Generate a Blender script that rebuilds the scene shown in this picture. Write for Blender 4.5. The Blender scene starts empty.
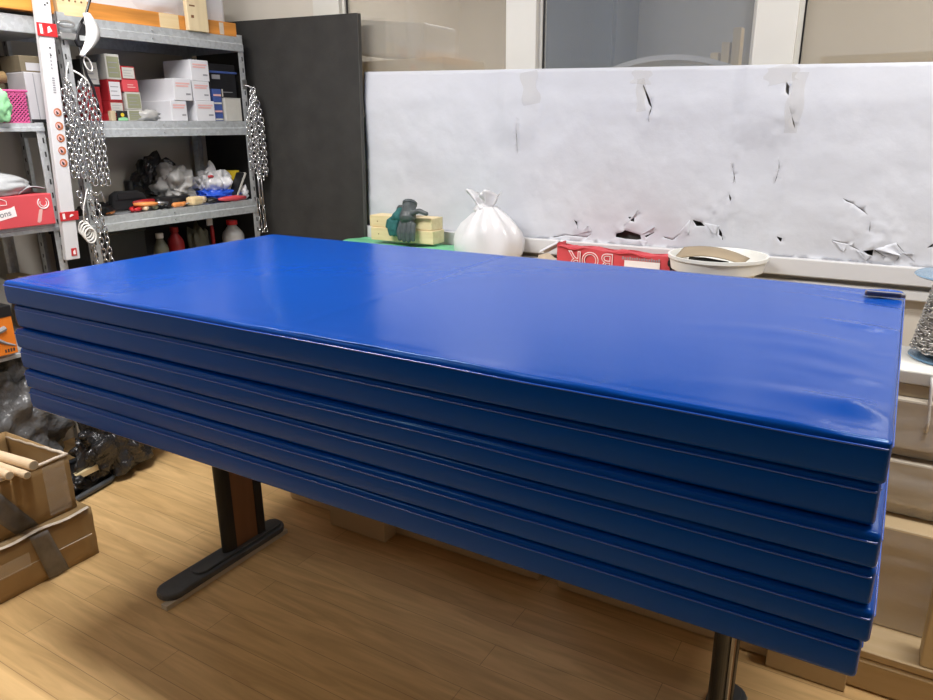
import bpy, bmesh, math, random
from mathutils import Vector, Matrix, noise, geometry
random.seed(7)
S = bpy.context.scene
COL = S.collection
PI = math.pi

# ------------------------------------------------------------------ materials
def new_mat(name):
    m = bpy.data.materials.new(name); m.use_nodes = True
    nt = m.node_tree
    return m, nt, nt.nodes['Principled BSDF']

def mat(name, col, rough=.5, metal=0., spec=.5, var=0., vscale=8., bump=0., bscale=60., stretch=None, col2=None, coat=0., alpha=1., sheen=0., detail=4., bdist=.002, trans=0., voronoi=False):
    m, nt, b = new_mat(name)
    b.inputs['Base Color'].default_value = (*col, 1)
    b.inputs['Roughness'].default_value = rough
    b.inputs['Metallic'].default_value = metal
    b.inputs['Specular IOR Level'].default_value = spec
    b.inputs['Coat Weight'].default_value = coat
    b.inputs['Coat Roughness'].default_value = .08
    b.inputs['Alpha'].default_value = alpha
    b.inputs['Transmission Weight'].default_value = trans
    tc = nt.nodes.new('ShaderNodeTexCoord')
    src = tc.outputs['Object']
    if stretch:
        mp = nt.nodes.new('ShaderNodeMapping'); mp.inputs['Scale'].default_value = stretch
        nt.links.new(src, mp.inputs['Vector']); src = mp.outputs['Vector']
    if var > 0 or col2:
        if voronoi:
            n = nt.nodes.new('ShaderNodeTexVoronoi'); n.inputs['Scale'].default_value = vscale
            sep = nt.nodes.new('ShaderNodeSeparateColor'); nt.links.new(n.outputs['Color'], sep.inputs['Color']); fo = sep.outputs[0]
        else:
            n = nt.nodes.new('ShaderNodeTexNoise'); n.inputs['Scale'].default_value = vscale; n.inputs['Detail'].default_value = detail
            fo = n.outputs['Fac']
        nt.links.new(src, n.inputs['Vector'])
        r = nt.nodes.new('ShaderNodeValToRGB')
        c2 = col2 if col2 else tuple(min(1, c * (1 + var)) for c in col)
        c1 = col if col2 else tuple(c * (1 - var) for c in col)
        r.color_ramp.elements[0].position = .3; r.color_ramp.elements[0].color = (*c1, 1)
        r.color_ramp.elements[1].position = .7; r.color_ramp.elements[1].color = (*c2, 1)
        nt.links.new(fo, r.inputs['Fac']); nt.links.new(r.outputs['Color'], b.inputs['Base Color'])
    if bump > 0:
        n = nt.nodes.new('ShaderNodeTexNoise'); n.inputs['Scale'].default_value = bscale; n.inputs['Detail'].default_value = 5
        nt.links.new(src, n.inputs['Vector'])
        bp = nt.nodes.new('ShaderNodeBump'); bp.inputs['Strength'].default_value = bump; bp.inputs['Distance'].default_value = bdist
        nt.links.new(n.outputs['Fac'], bp.inputs['Height']); nt.links.new(bp.outputs['Normal'], b.inputs['Normal'])
    return m

def emit(name, col, st):
    m, nt, b = new_mat(name)
    b.inputs['Base Color'].default_value = (*col, 1)
    b.inputs['Emission Color'].default_value = (*col, 1); b.inputs['Emission Strength'].default_value = st
    return m

def wrap_mat(name, clear, tint=(1, 1, 1), rough=.15, bump=.5, bscale=18, stretch=(1, 1, 6)):
    """thin clear plastic film: part see-through, part glossy"""
    m, nt, b = new_mat(name)
    b.inputs['Base Color'].default_value = (*tint, 1); b.inputs['Roughness'].default_value = rough
    b.inputs['Specular IOR Level'].default_value = .8
    b.inputs['Alpha'].default_value = 1 - clear
    tc = nt.nodes.new('ShaderNodeTexCoord'); mp = nt.nodes.new('ShaderNodeMapping'); mp.inputs['Scale'].default_value = stretch
    n = nt.nodes.new('ShaderNodeTexNoise'); n.inputs['Scale'].default_value = bscale; n.inputs['Detail'].default_value = 6
    bp = nt.nodes.new('ShaderNodeBump'); bp.inputs['Strength'].default_value = bump; bp.inputs['Distance'].default_value = .01
    nt.links.new(tc.outputs['Object'], mp.inputs['Vector']); nt.links.new(mp.outputs['Vector'], n.inputs['Vector'])
    nt.links.new(n.outputs['Fac'], bp.inputs['Height']); nt.links.new(bp.outputs['Normal'], b.inputs['Normal'])
    return m

def floor_mat():
    m, nt, b = new_mat('oak_laminate')
    L = nt.links.new; N = nt.nodes.new
    tc = N('ShaderNodeTexCoord')
    br = N('ShaderNodeTexBrick'); br.inputs['Scale'].default_value = 1.0
    br.inputs['Brick Width'].default_value = 1.25; br.inputs['Row Height'].default_value = .097
    br.inputs['Mortar Size'].default_value = .0009; br.inputs['Mortar Smooth'].default_value = .3
    br.inputs['Color1'].default_value = (.72, .50, .245, 1); br.inputs['Color2'].default_value = (.65, .44, .205, 1)
    br.inputs['Mortar'].default_value = (.36, .22, .10, 1); br.offset = .37
    L(tc.outputs['Object'], br.inputs['Vector'])
    mp = N('ShaderNodeMapping'); mp.inputs['Scale'].default_value = (1.6, 14, 1)
    L(tc.outputs['Object'], mp.inputs['Vector'])
    n1 = N('ShaderNodeTexNoise'); n1.inputs['Scale'].default_value = 1.6; n1.inputs['Detail'].default_value = 6; n1.inputs['Distortion'].default_value = 1.2
    L(mp.outputs['Vector'], n1.inputs['Vector'])
    r = N('ShaderNodeValToRGB'); r.color_ramp.elements[0].position = .35; r.color_ramp.elements[1].position = .68
    r.color_ramp.elements[0].color = (.80, .75, .68, 1); r.color_ramp.elements[1].color = (1.08, 1.05, 1.0, 1)
    L(n1.outputs['Fac'], r.inputs['Fac'])
    mx = N('ShaderNodeMix'); mx.data_type = 'RGBA'; mx.blend_type = 'MULTIPLY'; mx.inputs['Factor'].default_value = 1
    L(br.outputs['Color'], mx.inputs['A']); L(r.outputs['Color'], mx.inputs['B'])
    L(mx.outputs['Result'], b.inputs['Base Color'])
    b.inputs['Roughness'].default_value = .42; b.inputs['Specular IOR Level'].default_value = .4
    return m

def vinyl_mat():
    m, nt, b = new_mat('royal_blue_vinyl')
    L = nt.links.new; N = nt.nodes.new
    b.inputs['Base Color'].default_value = (.0003, .053, .32, 1)
    b.inputs['Roughness'].default_value = .23; b.inputs['Specular IOR Level'].default_value = .24; b.inputs['Specular Tint'].default_value = (.42, .78, 1, 1)
    tc = N('ShaderNodeTexCoord')
    n1 = N('ShaderNodeTexNoise'); n1.inputs['Scale'].default_value = 380; n1.inputs['Detail'].default_value = 2
    n2 = N('ShaderNodeTexNoise'); n2.inputs['Scale'].default_value = 7; n2.inputs['Detail'].default_value = 3
    L(tc.outputs['Object'], n1.inputs['Vector']); L(tc.outputs['Object'], n2.inputs['Vector'])
    b1 = N('ShaderNodeBump'); b1.inputs['Strength'].default_value = .08; b1.inputs['Distance'].default_value = .0006
    b2 = N('ShaderNodeBump'); b2.inputs['Strength'].default_value = .25; b2.inputs['Distance'].default_value = .004
    L(n1.outputs['Fac'], b1.inputs['Height']); L(n2.outputs['Fac'], b2.inputs['Height'])
    L(b1.outputs['Normal'], b2.inputs['Normal']); L(b2.outputs['Normal'], b.inputs['Normal'])
    return m

M = {}
M['floor'] = floor_mat()
M['vinyl'] = vinyl_mat()
M['pipe'] = mat('blue_piping', (.01, .09, .50), .16, spec=.8)
M['wall'] = mat('beige_wall_paint', (.63, .59, .52), .8, var=.04, vscale=3, bump=.15, bscale=90)
M['wall_dark'] = mat('grey_wall_paint', (.15, .16, .18), .8)
M['ceil'] = mat('white_ceiling', (.75, .74, .72), .9)
M['frame'] = mat('cream_window_frame', (.66, .65, .60), .45, var=.03, vscale=5)
M['paper'] = mat('white_wallpaper', (.60, .62, .675), .72, var=.03, vscale=3, bump=.45, bscale=7, bdist=.012)
M['darkgap'] = mat('dark_brown_void', (.060, .052, .048), .9, var=.4, vscale=30)
M['trunk'] = mat('white_trunking', (.66, .66, .67), .4, var=.02, vscale=5)
M['sill'] = mat('white_sill', (.68, .68, .67), .4)
M['galv'] = mat('galvanised_steel', (.53, .56, .58), .42, .45, var=.07, vscale=70, voronoi=True)
M['galv_light'] = mat('galvanised_steel_upright', (.56, .58, .59), .38, .45, var=.07, vscale=80, voronoi=True)
M['slot'] = mat('slot_shadow_black', (.03, .03, .03), .8)
M['white_alu'] = mat('white_lacquered_aluminium', (.68, .68, .70), .35, .1)
M['red'] = mat('red_plastic', (.50, .02, .025), .35)
M['red_card'] = mat('red_printed_card', (.62, .07, .085), .5, var=.1, vscale=6)
M['dark_red'] = mat('dark_red_card', (.32, .015, .02), .5)
M['orange_st'] = mat('orange_sticker', (.45, .14, .05), .5)
M['knife'] = mat('dark_brown_metal', (.16, .12, .11), .35, .4)
M['chain'] = mat('zinc_chain', (.72, .73, .74), .22, .95)
M['chain_dark'] = mat('dark_steel_chain', (.55, .53, .50), .25, .9, var=.3, vscale=40)
M['black_panel'] = mat('black_rough_panel', (.030, .029, .027), .85, var=.2, vscale=9, bump=.4, bscale=120, detail=8)
M['panel_edge'] = mat('black_panel_edge', (.07, .068, .062), .8)
M['white_card'] = mat('white_card', (.66, .66, .69), .6, var=.03, vscale=12)
M['label_pink'] = mat('pink_print', (.72, .42, .40), .6)
M['ink'] = mat('black_ink', (.03, .03, .03), .6)
M['ink_grey'] = mat('grey_ink', (.28, .28, .30), .6)
M['white_ink'] = mat('white_ink', (.85, .80, .80), .6)
M['grey_card'] = mat('grey_card', (.50, .49, .45), .6, var=.05, vscale=20)
M['grey_metal'] = mat('light_grey_metal', (.47, .46, .48), .4, .1)
M['black'] = mat('black_plastic', (.012, .012, .014), .35, var=.2, vscale=30)
M['black_matte'] = mat('black_fabric', (.015, .015, .017), .9)
M['blue_print'] = mat('blue_print', (.05, .09, .28), .45)
M['blue'] = mat('bright_blue_plastic', (.02, .09, .60), .4)
M['orange_wood'] = mat('orange_formwork_timber', (.62, .25, .045), .5, var=.25, vscale=3, stretch=(1, 1, 10))
M['pale_wood'] = mat('pale_spruce', (.70, .52, .27), .6, col2=(.80, .64, .38), vscale=2.5, stretch=(14, 1.5, 14))
M['pale_wood_z'] = mat('pale_spruce_upright', (.66, .53, .32), .6, col2=(.76, .63, .40), vscale=2.5, stretch=(14, 14, 1.2))
M['block_wood'] = mat('light_pine_block', (.68, .54, .30), .6, col2=(.79, .67, .42), vscale=3, stretch=(1.5, 14, 14))
M['knot'] = mat('wood_knot', (.20, .09, .04), .7)
M['dowel'] = mat('beech_dowel', (.74, .56, .36), .55, col2=(.80, .64, .45), vscale=4, stretch=(2, 14, 14))
M['carton'] = mat('brown_cardboard', (.37, .245, .115), .36, var=.16, vscale=5, bump=.3, bscale=12)
M['carton_in'] = mat('cardboard_inside', (.34, .27, .18), .8, var=.1, vscale=8)
M['carton_edge'] = mat('cardboard_cut_edge', (.60, .52, .42), .8, var=.1, vscale=40)
M['carton_pale'] = mat('pale_cardboard', (.54, .41, .24), .6, var=.12, vscale=3, bump=.2, bscale=10)
M['carton_shaded'] = mat('shaded_brown_cardboard', (.15, .12, .075), .8, var=.12, vscale=6)  # brown cardboard with the shelf's shade darkened into its colour
M['tape'] = mat('grey_duct_tape', (.17, .155, .14), .38, .25, var=.35, vscale=14, bump=.6, bscale=35)
M['clear_tape'] = wrap_mat('clear_tape', .72, (.9, .85, .75))
M['old_tape'] = wrap_mat('yellowed_clear_tape', .86, (.62, .56, .44), rough=.3, bump=.8, bscale=30, stretch=(1, 1, 1))
M['film'] = wrap_mat('stretch_film', .68, rough=.10, bump=.6, bscale=7, stretch=(1, 1, 1.8))
M['white_bag'] = mat('white_plastic_bag', (.70, .70, .72), .28, spec=.6, bump=.3, bscale=25)
M['grey_bag'] = mat('grey_plastic_bag', (.40, .395, .385), .35, bump=.5, bscale=30)
M['silver_bag'] = mat('silver_translucent_bag', (.16, .163, .168), .2, spec=.7, var=.3, vscale=7, bump=1., bscale=16, bdist=.025)
M['black_bag'] = mat('black_bin_bag', (.02, .02, .022), .2, spec=.7, bump=1., bscale=22, bdist=.02)
M['cloth_grey'] = mat('grey_quilted_cloth', (.38, .39, .40), .85, var=.06, vscale=40, bump=.4, bscale=90)
M['green'] = mat('green_plastic_sheet', (.16, .52, .28), .45, var=.08, vscale=10)
M['dark_green'] = mat('dark_green_plastic', (.02, .10, .06), .5)
M['mint'] = mat('mint_cloth', (.27, .58, .30), .8, var=.08, vscale=10)
M['pink'] = mat('pink_plastic', (.55, .09, .25), .45)
M['glove'] = mat('grey_rubber_glove', (.075, .09, .095), .45, var=.35, vscale=25, bump=.4, bscale=80)
M['glove_teal'] = mat('teal_knit_glove', (.02, .12, .12), .8, var=.25, vscale=60)
M['tub'] = mat('white_plastic_tub', (.80, .80, .76), .35)
M['desk_black'] = mat('black_powder_coat', (.014, .015, .016), .4, bump=.1, bscale=200)
M['foot'] = mat('dusty_dark_grey_foot', (.062, .068, .074), .45, var=.25, vscale=12)
M['brown_panel'] = mat('brown_wood_panel', (.17, .075, .03), .5, col2=(.22, .10, .042), vscale=3, stretch=(10, 10, 1))
M['strip'] = mat('pale_glide_strip', (.50, .44, .34), .6)
M['spool'] = wrap_mat('blue_clear_spool', .35, (.18, .32, .46), bump=.1)
M['board_white'] = mat('white_board', (.74, .73, .68), .5, var=.04, vscale=10)
M['tan_pack'] = mat('tan_packing', (.50, .40, .26), .6, var=.15, vscale=8)
M['greige_pack'] = mat('greige_panel', (.52, .46, .37), .5, var=.12, vscale=3)
M['pallet'] = mat('pallet_wood', (.50, .36, .19), .65, col2=(.58, .44, .26), vscale=3, stretch=(1.2, 10, 10))
M['bag_yellow'] = mat('yellow_print', (.70, .52, .03), .4)
M['tool_orange'] = mat('orange_handle', (.75, .28, .08), .45)
M['tool_steel'] = mat('tool_steel', (.35, .35, .36), .35, .9)
M['olive'] = mat('olive_rubber', (.25, .26, .16), .6)
M['olive_shaded'] = mat('shaded_olive_plastic', (.10, .10, .07), .6)  # olive darkened to carry the shade of the bottom bay
M['bw'] = mat('blue_grey_cabinet', (.135, .155, .185), .6)
M['bgrey'] = mat('cool_grey_partition', (.58, .60, .62), .7)
M['mask'] = mat('white_fleece', (.70, .70, .69), .75)
M['rope'] = mat('white_cord', (.80, .79, .76), .7)
M['box_orange'] = mat('orange_printed_card', (.75, .20, .015), .5)
M['hook'] = mat('bright_steel', (.55, .55, .56), .3, .9)
gm, gnt, gb = new_mat('window_glass')
gb.inputs['Base Color'].default_value = (.40, .37, .31, 1); gb.inputs['Roughness'].default_value = .05; gb.inputs['Alpha'].default_value = .5
gb.inputs['Specular IOR Level'].default_value = .9
M['glass'] = gm
gm2 = gm.copy(); gm2.name = 'window_glass_cool'; gm2.node_tree.nodes['Principled BSDF'].inputs['Base Color'].default_value = (.30, .33, .36, 1)
gm2.node_tree.nodes['Principled BSDF'].inputs['Alpha'].default_value = .3
M['glass_blue'] = gm2
M['lamp'] = emit('lamp_diffuser', (1, .97, .92), 6)

# ------------------------------------------------------------------ mesh helpers
class B:
    def __init__(s): s.v = []; s.f = []
    def add(s, vs, fs):
        o = len(s.v); s.v += [Vector(v) for v in vs]; s.f += [tuple(i + o for i in f) for f in fs]; return s
    def box(s, x0, x1, y0, y1, z0, z1):
        vs = [(x, y, z) for x in (x0, x1) for y in (y0, y1) for z in (z0, z1)]
        return s.add(vs, [(0, 1, 3, 2), (4, 6, 7, 5), (0, 4, 5, 1), (2, 3, 7, 6), (0, 2, 6, 4), (1, 5, 7, 3)])
    def obox(s, c, size, rot):
        """box of half-sizes turned by euler rot"""
        R = Matrix.Rotation(rot[2], 3, 'Z') @ Matrix.Rotation(rot[1], 3, 'Y') @ Matrix.Rotation(rot[0], 3, 'X')
        vs = [Vector(c) + R @ Vector((x * size[0] / 2, y * size[1] / 2, z * size[2] / 2)) for x in (-1, 1) for y in (-1, 1) for z in (-1, 1)]
        return s.add(vs, [(0, 1, 3, 2), (4, 6, 7, 5), (0, 4, 5, 1), (2, 3, 7, 6), (0, 2, 6, 4), (1, 5, 7, 3)])
    def tube(s, path, r, n=8, closed=False, cap=True):
        path = [Vector(p) for p in path]; k = len(path)
        rr = r if hasattr(r, '__len__') else [r] * k
        vs = []; fs = []
        up = None
        for i, p in enumerate(path):
            a = path[(i - 1) % k] if (closed or i > 0) else p
            b = path[(i + 1) % k] if (closed or i < k - 1) else p
            t = (b - a).normalized()
            if up is None:
                up = Vector((0, 0, 1)) if abs(t.z) < .9 else Vector((1, 0, 0))
            u = (up - t * up.dot(t)); u = u.normalized() if u.length > 1e-6 else t.orthogonal().normalized()
            w = t.cross(u); up = u
            for j in range(n):
                an = 2 * PI * j / n
                vs.append(p + (u * math.cos(an) + w * math.sin(an)) * rr[i])
        m = k if closed else k - 1
        for i in range(m):
            for j in range(n):
                a = i * n + j; b2 = i * n + (j + 1) % n; c = ((i + 1) % k) * n + (j + 1) % n; d = ((i + 1) % k) * n + j
                fs.append((a, b2, c, d))
        if cap and not closed:
            fs.append(tuple(range(n - 1, -1, -1))); fs.append(tuple((k - 1) * n + j for j in range(n)))
        return s.add(vs, fs)
    def cyl(s, p0, p1, r, n=20): return s.tube([p0, p1], r, n)
    def lathe(s, c, prof, n=32, axis='z', fn=None):
        vs = []; fs = []
        for i, (r, z) in enumerate(prof):
            for j in range(n):
                a = 2 * PI * j / n; q = r * (fn(a, z, i) if fn else 1)
                if axis == 'z': vs.append((c[0] + q * math.cos(a), c[1] + q * math.sin(a), c[2] + z))
                else: vs.append((c[0] + q * math.cos(a), c[1] + z, c[2] + q * math.sin(a)))
        for i in range(len(prof) - 1):
            for j in range(n): fs.append((i * n + j, i * n + (j + 1) % n, (i + 1) * n + (j + 1) % n, (i + 1) * n + j))
        fs.append(tuple(range(n - 1, -1, -1))); fs.append(tuple((len(prof) - 1) * n + j for j in range(n)))
        return s.add(vs, fs)
    def prism(s, poly, a0, a1, axis='z'):
        def P(u, v, w): return {'z': (u, v, w), 'y': (u, w, v), 'x': (w, u, v)}[axis]
        k = len(poly)
        vs = [P(u, v, a0) for u, v in poly] + [P(u, v, a1) for u, v in poly]
        fs = [tuple(range(k - 1, -1, -1)), tuple(range(k, 2 * k))] + [(i, (i + 1) % k, k + (i + 1) % k, k + i) for i in range(k)]
        return s.add(vs, fs)
    def grid(s, fn, nu, nv, flip=False):
        vs = [fn(i / nu, j / nv) for i in range(nu + 1) for j in range(nv + 1)]
        fs = []
        for i in range(nu):
            for j in range(nv):
                a = i * (nv + 1) + j; q = (a, a + nv + 1, a + nv + 2, a + 1)
                fs.append(q[::-1] if flip else q)
        return s.add(vs, fs)

def wloc(o):
    v = Vector((0, 0, 0))
    while o is not None: v += o.location; o = o.parent
    return v
def build(name, b, m, parent=None, smooth=False, bevel=0, base=None, loc=None):
    me = bpy.data.meshes.new(name)
    o = bpy.data.objects.new(name, me); COL.objects.link(o)
    if parent is not None:
        o.parent = parent; org = wloc(parent)
    else:
        if loc is None:
            xs = [v.x for v in b.v]; ys = [v.y for v in b.v]; zs = [v.z for v in b.v]
            loc = ((min(xs) + max(xs)) / 2, (min(ys) + max(ys)) / 2, min(zs))
        org = Vector(loc); o.location = org
    me.from_pydata([tuple(v - org) for v in b.v], [], b.f)
    bm = bmesh.new(); bm.from_mesh(me); bmesh.ops.recalc_face_normals(bm, faces=bm.faces); bm.to_mesh(me); bm.free()
    me.materials.append(m)
    if smooth:
        for p in me.polygons: p.use_smooth = True
    if bevel:
        md = o.modifiers.new('bevel', 'BEVEL'); md.width = bevel; md.segments = 2; md.limit_method = 'ANGLE'
    return o
def tag(o, label, cat, group=None):
    o['label'] = label; o['category'] = cat
    if group: o['group'] = group
    return o
def thing(name, loc, label, cat, group=None):
    o = bpy.data.objects.new(name, None); COL.objects.link(o); o.location = loc; o.empty_display_size = .05
    return tag(o, label, cat, group)
def struct(name, b, m, parent=None, bevel=0, smooth=False):
    o = build(name, b, m, parent, smooth, bevel)
    if parent is None: o['kind'] = 'structure'
    return o
def autosmooth(o, deg=40):
    for p in o.data.polygons: p.use_smooth = True
    o.data.set_sharp_from_angle(angle=math.radians(deg))
    return o
def text(name, s, size, m, parent, loc, rot, offset=0, ext=.0003, align='CENTER', sx=1.):
    cu = bpy.data.curves.new(name, 'FONT'); cu.body = s; cu.size = size; cu.extrude = ext; cu.offset = offset
    cu.align_x = align; cu.align_y = 'CENTER'; cu.materials.append(m)
    tmp = bpy.data.objects.new(name, cu); COL.objects.link(tmp); bpy.context.view_layer.update()
    me = bpy.data.meshes.new_from_object(tmp.evaluated_get(bpy.context.evaluated_depsgraph_get()))
    bpy.data.objects.remove(tmp); bpy.data.curves.remove(cu)
    o = bpy.data.objects.new(name, me); COL.objects.link(o); o.parent = parent
    o.location = Vector(loc) - wloc(parent); o.rotation_euler = rot; o.scale = (sx, 1, 1)
    return o
FX = (PI / 2, 0, PI / 2)    # text facing +X
FY = (PI / 2, 0, 0)         # text facing -Y
def blob(c, size, amp, freq, seed, sub=4, flat=None, ridge=True):
    """crumpled lump: displaced sphere with creases"""
    bm = bmesh.new(); bmesh.ops.create_icosphere(bm, subdivisions=sub, radius=1)
    b = B(); off = Vector((seed * 3.1, seed * 1.7, seed * .9))
    vs = []
    for v in bm.verts:
        d = v.co.normalized()
        n = 0; a = 1; f = freq
        for k in range(3):
            t = noise.noise(d * f + off); n += a * ((2.2 * abs(t)) - .5 if ridge else t); a *= .42; f *= 1.9
        r = 1 + amp * n
        p = Vector((d.x * size[0] * r, d.y * size[1] * r, d.z * size[2] * r)) + Vector(c)
        if flat is not None and p.z < flat: p.z = flat
        vs.append(p)
    b.add(vs, [tuple(v.index for v in f.verts) for f in bm.faces]); bm.free()
    return b

# ------------------------------------------------------------------ camera
cam = bpy.data.cameras.new('camera'); camo = bpy.data.objects.new('camera', cam); COL.objects.link(camo)
cam.sensor_width = 36; cam.lens = 36 * 720 / 933; cam.clip_start = .05
ax = Vector((.85818944, .51327328, -.0078378)); ay = Vector((.14561852, -.25805766, -.9550924)); az = Vector((-.49224601, .81850888, -.29620445))
camo.matrix_world = Matrix(((ax.x, -ay.x, -az.x, 0), (ax.y, -ay.y, -az.y, 0), (ax.z, -ay.z, -az.z, 1.45), (0, 0, 0, 1)))
S.camera = camo

# ------------------------------------------------------------------ room
XL, XR, YB, YF, ZC = -3.35, 2.6, 2.87, -2.6, 2.75
struct('floor', B().box(XL - .1, XR + .1, YF - .1, 5.6, -.06, 0), M['floor'])
struct('ceiling', B().box(XL - .1, XR + .1, YF - .1, 5.6, ZC, ZC + .1), M['ceil'])
struct('wall_left', B().box(XL - .1, XL, YF - .1, 5.6, 0, ZC), M['wall'])
struct('wall_right', B().box(XR, XR + .1, YF - .1, 5.6, 0, ZC), M['wall'])
struct('wall_front', B().box(XL, XR, YF - .1, YF, 0, ZC), M['wall_dark'])
struct('wall_far', B().box(XL, XR, 5.5, 5.6, 0, ZC), M['wall'])
wb = B()
wb.box(XL, -2.56, YB, YB + .1, 0, ZC)
wb.box(-2.56, XR, YB, YB + .1, 0, 1.42)
wb.box(-2.56, XR, YB, YB + .1, 2.45, ZC)
wb.box(1.6, XR, YB, YB + .1, 1.42, 2.45)
struct('wall_back', wb, M['wall'])
# dark void band that shows through the torn paper
struct('trim_1', B().box(-2.2, 1.5, YB - .006, YB - .0005, 1.0, 1.60), M['darkgap'])
# cable trunking and sill
struct('trim_2', B().box(-2.3, 1.6, YB - .045, YB - .0065, .922, .985), M['trunk'], bevel=.004)
struct('trim_3', B().box(-2.25, 1.6, 2.838, YB - .0005, .868, .904), M['sill'], bevel=.005)

# windows: frames, posts and panes
wins = [(-2.40, -1.517, 1), (-1.379, -.537, 2), (-.400, .62, 3), (.76, 1.46, 4)]
for x0, x1, n in wins:
    w = B()
    t = .013
    for a, c_ in ((x0, x0 + t), (x1 - t, x1)): w.box(a, c_, YB + .015, YB + .06, 1.42, 2.45)
    w.box(x0 + t, x1 - t, YB + .015, YB + .06, 1.42, 1.50); w.box(x0 + t, x1 - t, YB + .015, YB + .06, 2.40, 2.45)
    o = struct('window_%d' % n, w, M['frame'])
    g = build('pane', B().box(x0 + t, x1 - t, YB + .034, YB + .038, 1.50, 2.40), M['glass_blue'] if n == 2 else M['glass'], o)
    build('gasket', B().box(x0 + t, x0 + t + .006, YB + .026, YB + .033, 1.50, 2.40), M['black'], o)
for k, (x0, x1) in enumerate(((-2.56, -2.40), (-1.517, -1.379), (-.537, -.400), (.62, .76), (1.46, 1.6))):
    p = B().box(x0, x1, YB - .012, YB + .075, 1.42, 2.45)
    struct('trim_%d' % (k + 4), p, M['frame'], bevel=.003)

# ---- room beyond the glass
struct('wall_partition', B().box(-1.62, -.63, 3.62, 3.68, 0, 2.7), M['bgrey'])
t = thing('storage_cabinet', (-1.42, 3.4, 0), 'blue-grey cabinet standing behind the middle window pane', 'cabinet')
build('body', B().box(-1.66, -1.20, 3.30, 3.60, .05, 2.3), M['bw'], t, bevel=.004)
build('plinth', B().box(-1.64, -1.22, 3.32, 3.58, 0, .05), M['black'], t)
build('door', B().box(-1.645, -1.215, 3.285, 3.299, .08, 2.27), M['bw'], t)
def table(name, x0, x1, y0, y1, z, label):
    t = thing(name, ((x0 + x1) / 2, (y0 + y1) / 2, 0), label, 'table')
    build('table_top', B().box(x0, x1, y0, y1, z - .03, z), M['pale_wood'], t, bevel=.003)
    for x in (x0 + .04, x1 - .04):
        for y in (y0 + .04, y1 - .04): build('leg', B().box(x - .02, x + .02, y - .02, y + .02, 0, z - .03), M['pale_wood'], t)
table('workbench', -2.95, -1.75, 3.05, 3.55, 1.60, 'pale wooden bench in the room behind the leftmost window')

def arch(u, v):
    x = -1.165 + .58 * u
    z = 1.60 + .115 * math.sin(PI * min(1, .12 + u * .80)) ** .7
    return (x, 3.02 + .24 * v, z)
b = B().grid(arch, 30, 4); b.grid(lambda u, v: (arch(u, v)[0], arch(u, v)[1], arch(u, v)[2] - .02), 30, 4, True)
b.grid(lambda u, v: (arch(u, 0)[0], 3.02, arch(u, 0)[2] - .02 * v), 30, 1)
b.grid(lambda u, v: (arch(u, 1)[0], 3.26, arch(u, 1)[2] - .02 * v), 30, 1)
tag(build('foam_sheet', b, M['white_bag'], smooth=True), 'white curved foam sheet lying behind the middle window', 'foam sheet')
table('side_table', -1.18, -.43, 3.0, 3.27, 1.60, 'pale narrow table carrying the foam sheet behind the middle window')
for k, (x, w_, h, lab) in enumerate(((-.635, .030, .20, 'tallest pale timber offcut behind the middle window, third from the foam sheet'), (-.672, .030, .15, 'middle-height timber offcut between the tallest and shortest behind the window'), (-.712, .03, .115, 'shortest pale timber offcut next to the foam sheet behind the window'))):
    o = build('timber_offcut', B().box(x - w_ / 2, x + w_ / 2, 3.275 - .09, 3.275 - .03, 1.6, 1.6 + h), M['pale_wood_z'], bevel=.002)
    o.location.y -= .13
    tag(o, lab, 'timber', 'timber offcuts behind the window')
b = B().obox((-2.33, 3.3, 1.87), (.42, .3, .17), (0, math.radians(6), 0))
o = tag(build('reflected_package', b, M['white_bag'], bevel=.02), 'pale package standing in for the shelf reflection in the leftmost window', 'package')  # reflection of the shelf top, built as a solid behind the glass
b = B().box(-2.62, -1.98, 3.1, 3.5, 1.601, 1.77)
tag(build('reflected_beam', b, M['pale_wood'], bevel=.004), 'pale beam standing in for the reflected timber in the leftmost window', 'timber')  # reflected timber from the shelf top, modelled as a real beam
t = thing('shelf_board', (-.2, 3.2, 0), 'faint pale wooden shelf low behind the window nearest the chain spool', 'shelf')
build('board', B().box(-.34, .5, 3.1, 3.4, 1.66, 1.685), M['pale_wood'], t)
for x in (-.33, .49): build('upright', B().box(x - .01, x + .01, 3.1, 3.4, 0, 1.66), M['pale_wood'], t)

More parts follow.
